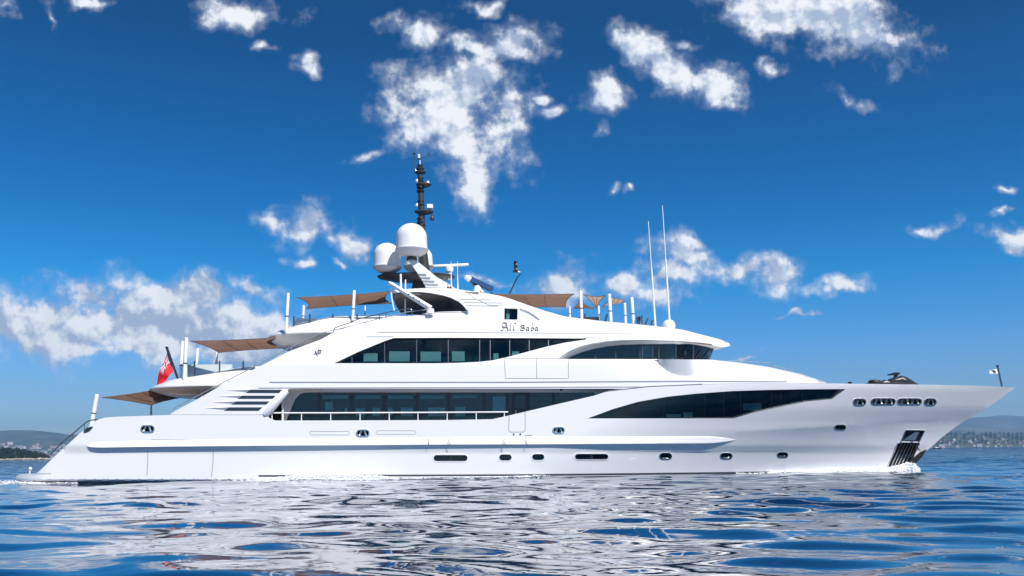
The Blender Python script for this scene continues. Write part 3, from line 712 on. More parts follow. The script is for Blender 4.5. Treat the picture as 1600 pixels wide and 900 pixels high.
for x in (802.5, 813):
    b = P(x, 678.5, hull_v(x, 678)); MB().lathe(b, [(.0, -.03), (.04, -.02), (.045, 0), (.04, .02), (0, .03)], 10, axis=Matrix.Rotation(math.pi / 2, 3, 'X')).build('hull_fitting', M_STEELD, yacht)
# door seam line between hull and belly tube
seam([(48, 740.6), (80, 740.2)], .8, hull_v)
b = P(877, 608.5, .25); MB().lathe(b, [(.02, -.06), (.07, -.05), (.08, 0), (.07, .03), (.02, .05)], 14).build('ceiling_camera', M_BLACK, yacht)
# draught marks and reg. fitting under the saloon door
# ---- lettering (broad-nib strokes)
def pen(strokes, ox, oy, k, vf, name, w0=3.6, w1=7.0, nib=-.65):
    mb = MB()
    for s in strokes:
        pts = spline(s, 5) if len(s) > 2 else resample(s, 8, closed=False); n = len(pts); L, R = [], []
        for i, (x, y) in enumerate(pts):
            a, b = pts[max(0, i - 1)], pts[min(n - 1, i + 1)]; dx, dy = b[0] - a[0], b[1] - a[1]; l = math.hypot(dx, dy) or 1
            w = (w0 + (w1 - w0) * abs(math.sin(math.atan2(dy, dx) - nib))) / 2
            L.append((ox + (x - dy / l * w) * k, oy + (y + dx / l * w) * k)); R.append((ox + (x + dy / l * w) * k, oy + (y - dx / l * w) * k))
        vs = [];
        for a, b in zip(L, R): vs += [P(*a, vf(*a) - .05), P(*b, vf(*b) - .05), P(*a, vf(*a) + .005), P(*b, vf(*b) + .005)]
        fs = [f for i in range(n - 1) for f in ((4 * i, 4 * i + 1, 4 * i + 5, 4 * i + 4), (4 * i, 4 * i + 4, 4 * i + 6, 4 * i + 2), (4 * i + 1, 4 * i + 3, 4 * i + 7, 4 * i + 5))]
        mb.add(vs, fs)
    return mb.build(name, M_LETTER, yacht)
K = 1 / 5.293
AL = [[(436, 664), (450, 666), (466, 646), (484, 604)], [(484, 604), (490, 640), (495, 666), (504, 662)], [(447, 632), (462, 640), (490, 641)], [(444, 618), (456, 604), (484, 604)],
      [(524, 604), (517, 640), (514, 662), (523, 663)], [(546, 628), (541, 652), (544, 665), (553, 660)], [(549, 612), (556, 606), (566, 608)],
      [(610, 628), (605, 650), (600, 667)], [(600, 632), (620, 622), (632, 632), (612, 645)], [(612, 645), (634, 648), (626, 664), (600, 666)],
      [(670, 642), (655, 640), (648, 656), (655, 667), (668, 646), (668, 664), (676, 664)],
      [(702, 606), (695, 642), (690, 664), (704, 664), (712, 652), (704, 643), (694, 650)],
      [(742, 642), (728, 640), (722, 656), (729, 667), (741, 646), (741, 664), (750, 664)]]
for a, b in ((0, 4), (4, 5), (5, 7), (7, 10), (10, 11), (11, 12), (12, 13)): pen(AL[a:b], 700, 390, K, sup_v, 'letter')
pen([[(0, 24), (6, 20), (8, 4)], [(8, 4), (16, 26)], [(16, 26), (22, 2), (26, 0)], [(26, 2), (24, 18), (20, 32)], [(24, 4), (36, 2), (36, 14), (25, 16)]], 490.5, 546.5, .30, sup_v, 'monogram', 2.0, 4.2)

# ---- rails
RV = lambda x, y: .12
def rail(name, top, posts, r, vf, m=M_CHROME, pr=.018, foot=None, sm=5):
    o = tube_px(name, top, r, m, yacht, vf, 8, sm)
    for (x, y0, y1) in posts: tube_px('stanchion', [(x, y0), (x, y1)], pr, m, o, vf, 6)
    return o
rail('bulwark_rail', [(424, 645.3), (520, 645.2), (700, 644.4), (794, 643.8)], [(x, 645, 657.5) for x in (425, 471, 516.7, 562.5, 608, 653, 698.6, 744)] + [(788, 644, 652)], .035, RV, M_POLE, .024, sm=0)
rail('stair_rail', [(272, 641), (274, 637), (300, 623), (360, 592), (397, 573), (452, 544), (502, 521), (530, 514), (562, 506), (578, 501.5), (600, 496), (640, 487), (672, 483.5)], [(315, 616, 622), (357, 594, 600), (418, 563, 569), (455, 543, 549), (481, 531, 537), (562.5, 506, 511)], .022, lambda x, y: sup_v(x, y) + .25, M_RAIL)
rail('sun_deck_rail', [(520.5, 524), (521, 517), (526, 511), (545, 505), (562, 498), (600, 489.5), (627, 483.6), (641, 483.2), (644, 486), (644, 494)], [(593, 491, 500), (603, 489, 499)], .022, lambda x, y: .75, M_STEELD, sm=4)
rail('transom_rail', [(160, 656.6), (150, 656), (141, 657), (133, 661.5), (111, 680), (95.6, 693), (84, 705), (79, 711)], [(132, 662, 673), (113.5, 679, 688), (96.5, 692.5, 702)], .03, lambda x, y: 1.0, M_STEELD, sm=4)
rail('foredeck_rail', [(1134, 566), (1137, 563.6), (1160, 564.6), (1190, 566.2), (1204, 567.2), (1207.5, 570), (1208, 575)], [(1172, 565.4, 571), (1190, 566.4, 573)], .013, lambda x, y: 2.4, M_RAIL, sm=4)
tube_px('foredeck_grab_rail', [(1208, 571), (1225, 575), (1240, 579)], .012, M_RAIL, yacht, lambda x, y: 2.4)
# windbreak glass round the sun deck and upper deck
def glass_rail(pts, vf):
    for (a, b) in zip(pts, pts[1:]):
        pa = P(a[0], a[1], a[3]); pb = P(b[0], b[1], b[3]); ta = P(a[0], a[2], a[3]); tb = P(b[0], b[2], b[3]); o = Vector((0, .015, 0))
        g = mk('windbreak_glass', [pa, pb, tb, ta, pa + o, pb + o, tb + o, ta + o], [(0, 1, 2, 3), (4, 7, 6, 5), (0, 4, 5, 1), (1, 5, 6, 2), (2, 6, 7, 3), (3, 7, 4, 0)], M_CLEAR, yacht)
        MB().tube([pa, ta + Vector((0, 0, .04))], .035, 6).build('post', M_STEELD, g)
glass_rail([(459, 514, 495, 1.6), (484, 508, 492, 1.4), (520, 505, 492, 1.4), (558, 503, 492, 1.3), (598, 499, 490, 1.3)], None)
glass_rail([(291, 590, 568, 1.5), (304, 587, 565, 1.3), (343, 581, 565, 1.1), (380, 577, 565, 1.0), (400, 577, 565, 1.)], None)
glass_rail([(1003, 507, 494, 2.2), (994, 506, 495, 1.4)], None)
# ---- arch, mast, domes
arch = MB()
wing = [(635, 402.3), (643, 402.5), (652, 408), (667, 420), (682, 432.5), (700, 443), (716, 453), (700, 455), (667, 452.5), (661.5, 441), (652, 426), (643, 413)]
for v0 in (2.5,):
    a = [P(x, y, 2.5) + Vector((0, v0 - 2.5, 0)) for x, y in wing]; n = len(a)
    vs = a + [p + Vector((0, .3, 0)) for p in a]; arch.add(vs, [tuple(range(n)), tuple(range(2 * n - 1, n - 1, -1))] + [(i, (i + 1) % n, n + (i + 1) % n, n + i) for i in range(n)])
arch_o = arch.build('mast_arch', M_WHITE2, yacht)
a2 = [P(x, y, 2.5) + Vector((0, 3.4, 0)) for x, y in wing]; n = len(a2)
mk('mast_arch', a2 + [p + Vector((0, .3, 0)) for p in a2], [tuple(range(n)), tuple(range(2 * n - 1, n - 1, -1))] + [(i, (i + 1) % n, n + (i + 1) % n, n + i) for i in range(n)], M_WHITE2, yacht)
for k in range(5):
    y = 428 + k * 5.2; x0 = interp(y, [(426, 652), (441, 661.5), (452, 667)]); x1 = x0 + 13 + k * 3
    strip('arch_step', [(x0 - .5, y), (x1, y + .8)], 1.2, lambda a, b: 2.48, M_GREYL, arch_o, proud=.03)
# dark spreader wing
def spreader():
    c = P(650, 433, 4.3); zc = c.z; uL = P(589, 433, 4.3).x; uR = P(711, 433, 4.3).x; uc = (uL + uR) / 2; a = (uR - uL) / 2; mb = MB(); N = 40; rings = [(.2, .2, -.24), (.55, .6, -.2), (.97, .95, -.03), (1, 1, .04), (.95, .94, .09), (.2, .2, .1)]
    vs = [Vector((uc + a * ra * math.copysign(abs(math.cos(q)) ** .8, math.cos(q)), 4.4 + .95 * rb * math.copysign(abs(math.sin(q)) ** .8, math.sin(q)), zc + z)) for (ra, rb, z) in rings for q in [2 * math.pi * k / N for k in range(N)]]
    fs = [(i * N + k, i * N + (k + 1) % N, (i + 1) * N + (k + 1) % N, (i + 1) * N + k) for i in range(len(rings) - 1) for k in range(N)] + [tuple(range(N)), tuple(range((len(rings) - 1) * N, len(rings) * N))]
    mb.add(vs, fs); b = P(653, 452, 4.4); mb.tube([b, Vector((b.x, b.y, zc))], [.34, .2], 16); return mb
spreader().build('mast_spreader', M_MAST, yacht)
def radome(px, py_top, py_rim, py_bot, hw, v):
    c = P(px, py_rim, v); top = P(px, py_top, v); r = P(px + hw, py_rim, v).x - c.x; h = top.z - c.z
    prof = [(.3 * r, -.42 * r), (.55 * r, -.36 * r), (.86 * r, -.2 * r), (.99 * r, -.06 * r), (1.03 * r, -.03 * r), (1.03 * r, .04 * r), (.98 * r, .06 * r)]
    cyl = h - .86 * r; prof += [(.965 * r, cyl * .5), (.955 * r, cyl)]
    for k in range(1, 12):
        q = math.pi / 2 * k / 12; prof.append((.955 * r * math.cos(q), cyl + (h - cyl) * math.sin(q)))
    prof.append((.01, h)); d = MB().lathe(c, prof, 48).build('radome', M_DOME, yacht, ang=40)
    MB().tube([c + Vector((0, 0, -.40 * r)), c + Vector((0, 0, -.62 * r))], [.3 * r, .36 * r], 18).build('radome_foot', M_MAST, d)
    vs = [c + Vector((1.035 * r * math.cos(q), 1.035 * r * math.sin(q), z)) for z in (-.015, .005) for q in [2 * math.pi * k / 48 for k in range(48)]]
    mk('seam_ring', vs, [(k, (k + 1) % 48, 48 + (k + 1) % 48, 48 + k) for k in range(48)], M_GREYL, d)
radome(643.3, 349.5, 391, 0, 25.2, 2.6); radome(605, 380, 418, 0, 21.8, 4.1); radome(654, 384, 417, 0, 23, 5.4)
# mast column with platforms, lights and instruments
mst = MB(); mv = 4.6
def mp(px, py): return P(px, py, mv)
mst.tube([mp(666, 452), mp(660, 380), mp(658.5, 330), mp(657.5, 300), mp(656.5, 270)], [.3, .2, .16, .14, .12], 14)
mast_o = mst.build('mast', M_MAST, yacht)
def disc(px, py, rx, ry, name='mast_platform', dx=0):
    c = mp(px + dx, py); r = P(px + rx, py, mv).x - mp(px, py).x; MB().lathe(c, [(r * .5, -.13), (r * .9, -.06), (r, -.02), (r, .03), (r * .9, .05)], 20, axis=Matrix.Diagonal((1, .7, 1))).build(name, M_MAST, mast_o)
disc(662.5, 331, 15, 0); disc(662, 288.5, 12, 0); disc(656.5, 269, 9, 0); disc(656.5, 263, 6.5, 0)
for i, (x, y, r, h) in enumerate([(658, 356, .22, .35), (657.5, 345, .2, .3), (657.6, 318, .17, .28), (657, 296, .2, .3), (657, 281, .15, .2), (656.5, 262, .13, .3)]):
    MB().lathe(mp(x, y), [(r, -h / 2), (r * 1.05, -h / 4), (r * .7, 0), (r * 1.05, h / 4), (r, h / 2)], 14).build('navigation_light', M_BLACK, mast_o)
b = mp(672, 323); MB().box(b, (.3, .3, .2)).build('mast_camera', M_POLE, mast_o)
b = mp(675, 341); MB().tube([b + Vector((0, 0, .2)), b], [.04, .04], 8).lathe(b, [(.02, -.14), (.1, -.1), (.12, 0), (.08, .1), (.02, .12)], 14).build('hanging_lamp', M_MAST, mast_o)
for (x, y) in ((652, 321), (652, 283), (668.5, 286)): MB().lathe(mp(x, y), [(.05, -.1), (.09, -.04), (.09, .02), (.05, .1), (.01, .12)], 12).build('beacon', M_POLE, mast_o)
MB().tube([mp(655, 268), mp(649.5, 267), mp(648.2, 262), mp(647.5, 241)], .03, 8).lathe(mp(647.3, 240), [(.01, -.05), (.09, 0), (.01, .05)], 10).build('wind_sensor', M_STEELD, mast_o)
MB().tube([mp(655, 249), mp(663, 245), mp(671, 241.5)], .018, 6).tube([mp(671, 241.5), mp(669, 238.5)], .018, 6).tube([mp(671, 241.5), mp(673.6, 243)], .018, 6).box(mp(655.5, 248.5), (.22, .1, .06)).build('wind_vane', M_STEELD, mast_o)
MB().lathe(mp(654.5, 244.5), [(.02, -.12), (.07, -.08), (.06, 0), (.08, .06), (.02, .12)], 10).tube([mp(656.5, 262), mp(656, 248)], .03, 6).build('anemometer', M_POLE, mast_o)
# radar on the spreader
rb = P(702.5, 437, 4.2); rp = MB().tube([rb, P(702.5, 426, 4.2)], [.1, .12], 12).lathe(P(702.3, 421.5, 4.2), [(.10, -.18), (.19, -.1), (.21, 0), (.2, .1), (.1, .17)], 18).build('radar_pedestal', M_POLE, yacht)
a, b = P(677, 416, 3.9), P(732, 413.4, 4.5); MB().tube([a, a.lerp(b, .03), a.lerp(b, .97), b], [.05, .075, .075, .05], 10).build('radar_scanner', M_POLE, rp)
for (x, y0, y1) in ((705, 408.5, 452), (715, 408.5, 453)): tube_px('whip_antenna', [(x - .3, y0, 2.2), (x, (y0 + y1) / 2, 2.2), (x + .4, y1, 2.2)], [.013, .022, .04], M_POLE, yacht, None, 6)
for (pts) in ([(1013, 346, 2.2), (1018.5, 430, 2.2), (1024, 510, 2.2)], [(1035, 321, 3), (1040.6, 404, 3), (1046.4, 508, 3)]):
    q = [P(*p) for p in pts]; m_ = q[0].lerp(q[2], .45); MB().tube([q[0], m_, m_, q[2]], [.018, .028, .045, .055], 8).build('whip_antenna', M_POLE, yacht)
c = P(1045, 510, 3.1); MB().lathe(c, [(.3, -.12), (.33, -.02), (.33, .05)] + [(.33 * math.cos(q), .05 + .3 * math.sin(q)) for q in np.linspace(.15, 1.5, 8)], 28).build('gps_dome', M_DOME, yacht)
# diagonal white strut with three lamps and thin posts by the arch
st = MB(); a, b = P(607.5, 441.5, 1.2), P(673, 482, .8); st.tube([a, a.lerp(b, .05), b], [.07, .10, .14], 4); so_ = st.build('hardtop_strut', M_WHITE2, yacht)
for t in (.48, .6, .73):
    q = a.lerp(b, t); MB().lathe(q + Vector((0, -.14, .0)), [(.0, -.03), (.035, -.02), (.035, .02), (0, .03)], 10, axis=Matrix.Rotation(math.pi / 2, 3, 'X')).build('strut_bolt', M_BLACK, so_)
tube_px('strut_foot', [(673, 482, .8), (672, 490, .8)], [.16, .2], M_WHITE2, so_, None, 10)
tube_px('hardtop_post', [(626, 428, 2), (626.6, 456, 2)], .05, M_POLE, yacht, None); tube_px('hardtop_post', [(633.5, 437, 2.4), (633, 496, 2.4)], .035, M_POLE, yacht, None)
tube_px('awning_line', [(610.5, 450, 1.3), (612, 466, 1.3), (616, 486, 1.2)], .03, M_POLE, yacht, None)
# covered second radar on the roof
rb = MB(); c = P(747, 457.5, 3.0); t = P(745, 446, 3.0); rb.tube([c, c.lerp(t, .4), t], [.34, .2, .14], 14); rr = rb.build('roof_radar', M_POLE, yacht)
a, b = P(728, 433, 2.6), P(769, 452, 3.4); dd = (b - a).normalized(); R = Matrix.Rotation(-math.atan2(dd.x, dd.z) + math.pi / 2, 3, 'Y') if False else dd.to_track_quat('X', 'Z').to_matrix()
MB().box(a.lerp(b, .55), ((b - a).length * .88, .26, .22), R=R).build('canvas_cover', M_BLUE, rr)
MB().tube([a - dd * .05, a + dd * .22], [.10, .17], 12).build('scanner_end', M_POLE, rr)
MB().tube([P(738, 444, 3), P(745, 449, 3)], .07, 8).build('radar_bracket', M_STEELD, rr)
# signal lamp on a cranked pole
tube_px('lamp_pole', [(794.7, 462, 3), (808, 434, 3), (813.5, 428, 3), (812.5, 425.5, 3), (807, 424, 3)], .035, M_STEELD, yacht, None, 8)
lm = MB().box(P(805.6, 413.5, 3), (.17, .2, .28)).box(P(805.4, 420.5, 3), (.14, .2, .2)).box(P(805.6, 424.2, 3), (.26, .24, .05)).tube([P(804.5, 409.6, 2.8), P(804.5, 408, 2.8)], .06, 8).build('signal_lamp', M_BLACK, yacht)
for y in (412.5, 420): MB().lathe(P(807.3, y, 2.88), [(.0, -.02), (.05, 0), (.02, .03)], 12, axis=Matrix.Rotation(math.pi / 2, 3, 'X')).build('lens', M_CHROME, lm)
# small bits on top of the roof
for x in (700, 704, 751, 768, 946): MB().lathe(P(x, interp(x, ROOF) if x > 729 else 450.5, sup_v(x, 452) + .3), [(.05, -.05), (.06, .05), (.02, .1)], 8).build('roof_fitting', M_DGREY, yacht)
MB().box(P(920, 499, 2.4), (1.0, .05, .24)).build('helm_windscreen', M_DGREY, yacht)
for (x0, y0, x1, y1, v) in ((998, 506, 1002.5, 495.5, 2), (1008, 508, 1012.5, 497.5, 2), (1017, 509, 1020, 500, 2), (911, 498, 915, 490, 2.4), (946, 500, 949, 491, 2.6)):
    tube_px('grab_post', [(x0, y0, v), (x1, y1, v)], .05, M_STEELD, yacht, None, 6)
tube_px('stern_light', [(46.5, 740, 2), (46.5, 734, 2)], .03, M_POLE, yacht, None)
MB().lathe(P(47.5, 732.5, 2), [(.03, -.07), (.08, -.02), (.08, .03), (.03, .08)], 12).build('stern_light_lens', M_POLE, yacht)
# stair treads glimpsed through the flybridge window etc. left dark

# ---- shade sails with their poles
def sail(label, corners, poles, sag=.15, conc=.10, m=M_SAIL, n=14, tri=False):
    base = corners[0].copy(); base.z = min(c.z for c in corners) - 1.2
    t = thing('shade_sail', label, 'awning', base, 'shade sails stretched over the decks')
    A, B, C, D = (list(corners) + [corners[2]])[:4]; vs = []; fs = []
    for i in range(n + 1):
        for j in range(n + 1):
            s, q = i / n, j / n; s2 = s + conc * (1 - 2 * s) * 4 * q * (1 - q); q2 = q + conc * (1 - 2 * q) * 4 * s * (1 - s)
            p = A.lerp(B, s2).lerp(D.lerp(C, s2), q2); p.z -= sag * 16 * s * (1 - s) * q * (1 - q); vs.append(p)
    M = n + 1
    fs = [(i * M + j, i * M + j + 1, (i + 1) * M + j + 1, (i + 1) * M + j) for i in range(n) for j in range(n)]
    c = mk('cloth', vs, fs, m, t)
    for k in (5, 9) if n >= 14 else ():
        MB().tube([vs[k * M + j] + Vector((0, 0, -.012)) for j in range(M)], .014, 5).build('seam', M_TAUPE, c)
    MB().tube([vs[i * M] for i in range(M)], .02, 5).tube([vs[i * M + n] for i in range(M)], .02, 5).tube([vs[j] for j in range(M)], .02, 5).tube([vs[n * M + j] for j in range(M)], .02, 5).build('hem', M_TAUPE, c)
    for pl in poles:
        (x0, y0, x1, y1, v, r) = pl; a, b = P(x0, y0, v), P(x1, y1, v)
        po = MB().tube([a, a.lerp(b, .02), b], [r * .8, r, r], 12).build('pole', M_POLE, t)
        if r > .05: MB().tube([a.lerp(b, .6), a.lerp(b, .625)], r * 1.25, 12).build('collar', M_DGREY, po)
    return t
sail('long taupe shade sail aft of the hardtop on the top sun deck', [P(462.5, 464.7, 1.3), P(611, 455, 1.5), P(612, 474, 6.8), P(479, 482.5, 6.6)],
     [(450.5, 458, 447, 517, 1.0, .07), (553.6, 453.6, 551, 501, 1.1, .07), (474.5, 477, 473.5, 504, 6.6, .06), (570.6, 478, 570, 502, 6.8, .04)], .10, .07)
sail('taupe awning stretched aft over the upper deck behind the ensign', [P(296.5, 532.8, 1.0), P(430, 527.5, 1.4), P(440, 544, 7.2), P(341, 551, 7.2)],
     [(285.5, 533, 281.5, 595, 2.2, .075), (291.5, 527.5, 288, 593, 1.2, .08), (309, 544, 306, 587, 3.5, .065), (339, 550, 337.5, 578, 7.2, .065)], .06, .05)
sail('lowest taupe awning reaching aft to a point over the stern deck', [P(159, 621, 2.2), P(254, 607, 2.8), P(280, 621.8, 6.2), P(237, 633, 7.0)],
     [(152, 616, 143, 664, 2.0, .10), (236, 632, 236, 652, 7.0, .06)], .10, .05)
sail('long taupe shade sail forward of the mast on the sun deck', [P(770, 459, 2.0), P(897.5, 459.2, 2.0), P(884, 479.6, 6.6), P(800, 481, 6.8)],
     [(907, 454.8, 909, 499, 1.5, .075), (890, 479, 890.5, 497, 6.6, .06)], .04, .05)
sail('small dark triangular shade sail just right of the long forward one', [P(904, 469, 3.0), P(929, 482.5, 6.2), P(897.4, 481.8, 6.0)], [(935.4, 478, 936, 500, 6.3, .06)], .0, .08)
sail('pale triangular shade sail hanging between the first two forward poles', [P(911.6, 460, 1.8), P(945.6, 462, 1.8), P(931.6, 480.8, 6.2)], [(952, 459.4, 954.5, 503, 1.5, .085)], .0, .1, M_SAILL)
sail('foremost pale sand shade sail reaching the front poles', [P(954, 464, 1.8), P(977, 468.4, 2.6), P(972, 473.5, 5.5), P(942, 479.2, 6.2)],
     [(987, 464.5, 990, 506.5, 1.6, .08), (976.2, 473.5, 977.5, 505, 4.6, .07)], .0, .07, M_SAILL)

# ---- deck furniture
t = thing('sun_lounge', 'white cushioned round seat on the after sun deck', 'sofa', P(480, 512, 3.2), 'white deck seats')
for (x, r, h) in ((472, .38, .42), (489, .34, .40)):
    c = P(x, 512, 3.2); MB().lathe(c, [(r, -.3), (r * 1.02, h * .6), (r * .96, h * .92), (r * .7, h)], 24, axis=Matrix.Diagonal((1, 1.4, 1))).build('cushion', M_CUSH, t)
t = thing('deck_sofa', 'long white cushioned sofa behind the glass on the upper deck', 'sofa', P(320, 590, 3), 'white deck seats')
MB().box(P(326, 584, 1.9), (1.9, .8, .5)).build('seat', M_CUSH, t); MB().box(P(326, 582, 1.6), (2.2, .25, .75)).build('backrest', M_CUSH, t)
MB().lathe(P(299, 581, 2.2), [(.36, -.3), (.38, .2), (.34, .32), (.1, .34)], 20).build('ottoman', M_CUSH, t)

# ---- ensign
def flag(nm, label, pole, rpole, quad, colour, nu=64, nv=48, fold=.10, mats=None):
    t = thing(nm, label, 'flag', pole[1]); po = MB().tube(pole, rpole, 10).build('flag_pole', M_STEELD if nm != 'ensign' else mat('dark varnished staff', (.02, .035, .04), .25), t)
    MB().lathe(pole[0], [(.02, -.03), (.09, 0), (.09, .03), (.02, .05)], 12).build('truck', M_BLACK, po)
    A, B, C, D = quad; vs = []; fs = []; mi = []
    for i in range(nu + 1):
        for j in range(nv + 1):
            s, q = i / nu, j / nv; p = A.lerp(B, q).lerp(D.lerp(C, q), s) if True else None
            p = p + Vector((0, fold * math.sin(s * 9 + q * 3) * (.3 + s), 0)); p.x += .03 * math.sin(s * 7 + q * 5) * s; vs.append(p)
    M = nv + 1
    for i in range(nu):
        for j in range(nv): fs.append((i * M + j, i * M + j + 1, (i + 1) * M + j + 1, (i + 1) * M + j)); mi.append(colour((i + .5) / nu, (j + .5) / nv))
    mk('cloth', vs, fs, mats, t, fmi=mi); return t
def red_ensign(s, q):
    "s along the fly, q down the hoist: 0 red, 1 white, 2 blue"
    if s > .5 or q > .5: return 0
    x, y = s * 2, q * 2
    if abs(x - .5) < .05 or abs(y - .5) < .08: return 0
    if abs(x - .5) < .10 or abs(y - .5) < .15: return 1
    d = min(abs(x - y), abs(x + y - 1))
    return 0 if d < .03 else 1 if d < .10 else 2
flag('ensign', 'red ensign hanging from a dark raked staff at the stern', [P(260.5, 543, 4.5), P(278, 592, 4.5)], [.07, .06],
     [P(261.5, 549, 4.5), P(271, 581, 4.5), P(246, 606.5, 4.2), P(241, 607, 4.4)], red_ensign, mats=[M_RED, M_FWHITE, M_FBLUE], fold=.12)
MB().box(P(272.5, 596, 4.3), (.13, .13, .13)).box(P(277, 596, 4.3), (.08, .1, .08)).build('staff_bracket', M_BLACK, yacht)
flag('bow_flag', 'small white pennant with a dark crest on the bow jackstaff', [P(1558.5, 572, 4.5), P(1565.5, 604, 4.5)], [.05, .05],
     [P(1559.5, 576, 4.5), P(1561, 584, 4.5), P(1545, 583.5, 4.4), P(1546, 578.5, 4.4)], lambda s, q: 1 if ((s - .45) / .16) ** 2 + ((q - .5) / .3) ** 2 < 1 and (int(s * 40) + int(q * 20)) % 5 else 0, mats=[M_FWHITE, M_BLACK], fold=.04)

# ---- jet ski on the foredeck
M_SKI = mat('patterned ski hull', (.03, .028, .035), .3, coat=.5)
M_SKI2 = mat('pale ski trim', (.55, .48, .42), .35)
JV = 3.4
def S(px, py, o=0.): return P(px, py, JV + o)
js = thing('jet_ski', 'dark personal watercraft parked on the foredeck behind the bulwark', 'jet ski', S(1396, 607))
def loft(secs, name, m, parent):
    "secs: (px, py_top, py_bottom, half width)"
    vs = []; N = 14
    for (x, yt, yb, w) in secs:
        a, b = S(x, yt), S(x, yb); cz = (a.z + b.z) / 2; hz = (a.z - b.z) / 2
        for k in range(N):
            q = 2 * math.pi * k / N; vs.append(Vector((a.x, JV + w * math.copysign(abs(math.sin(q)) ** .7, math.sin(q)), cz + hz * math.copysign(abs(math.cos(q)) ** .8, math.cos(q)))))
    fs = [(i * N + k, i * N + (k + 1) % N, (i + 1) * N + (k + 1) % N, (i + 1) * N + k) for i in range(len(secs) - 1) for k in range(N)] + [tuple(range(N)), tuple(range((len(secs) - 1) * N, len(secs) * N))]
    return mk(name, vs, fs, m, parent, ang=40)
loft([(1354, 599, 606, .3), (1362, 598, 608, .5), (1390, 597.5, 610, .6), (1415, 597, 609, .5), (1430, 598.5, 605, .2), (1435, 600, 602, .04)], 'hull', M_SKI, js)
loft([(1357.5, 595.6, 599, .12), (1360, 593.6, 600, .2), (1367, 593.2, 601, .24), (1373, 594, 601, .22), (1377, 595.8, 601, .2), (1381, 593.4, 601, .2), (1385, 594.6, 601, .18), (1389, 596, 601, .15)], 'seat', M_BLACK, js)
loft([(1383, 598, 602, .2), (1388, 594, 602, .26), (1391, 591.2, 602, .3), (1396, 590.4, 602, .33), (1402, 589, 602, .33), (1407, 587, 602, .32), (1412, 588, 602, .3), (1420, 592.2, 602, .25), (1427, 596.4, 602, .16), (1433.5, 599.6, 602, .05)], 'cowling', M_SKI, js)
loft([(1377, 597.2, 602, .22), (1382, 594.8, 602, .265), (1388, 596.5, 602, .28), (1393, 598, 602, .28)], 'side_panel', M_SKI2, js)
loft([(1403, 590.6, 593.5, .335), (1407, 590, 595.0, .335), (1411, 592, 596, .32)], 'trim', M_SKI2, js)
hb = MB(); hb.tube([S(1399, 591), S(1400, 586), S(1398.6, 584)], [.12, .07, .07], 10); hb.tube([S(1387.5, 585.8, -.38), S(1394, 584.6, -.1), S(1400, 583.6, .05), S(1405.5, 583.3, .38)], [.035, .05, .07, .04], 10); hb.box(S(1398.5, 584.8), (.28, .3, .1)); hb.build('handlebar', M_BLACK, js)
mb_ = MB().lathe(P(1328, 598.6, 2.6), [(.1, -.1), (.11, .02), (.06, .07)], 12); mb_.build('deck_bollard', M_BLACK, yacht)
# ------------------------------------------------------------------ the sea
def sea_height(X, Y, res):
    "sum of travelling wave trains; wavelengths the local mesh cannot carry are faded out"
    rng = np.random.default_rng(5); Z = np.zeros_like(X)
    n = 110
    lam = np.exp(rng.uniform(math.log(.5), math.log(9.0), n)); ang = rng.normal(math.radians(74), math.radians(38), n)   # mostly travelling towards / away
    ph = rng.uniform(0, 2 * math.pi, n)
    # slow patches: amplitude modulation in space
    mod = 1 + .55 * np.sin(X * .31 + 1.3 * np.sin(Y * .17 + 1)) * np.sin(Y * .23 + .8 * np.sin(X * .11 + 2))
    tot = 0
    for l, a, p in zip(lam, ang, ph):
        k = 2 * math.pi / l; s = SLOPE * (.22 if l < .85 else 1.4 if l < 3.5 else .9) * math.sqrt(2. / n); amp = s / k
        f = np.clip((l - 2.2 * res) / (1.8 * res + 1e-6), 0, 1)
        w = mod if l < 2.5 else 1
        th = k * (X * math.cos(a) + Y * math.sin(a)) + p + .5 * np.sin(.21 * X + .33 * Y + p * 3)
        Z += amp * f * w * np.sin(th)
    return Z
SLOPE = .062
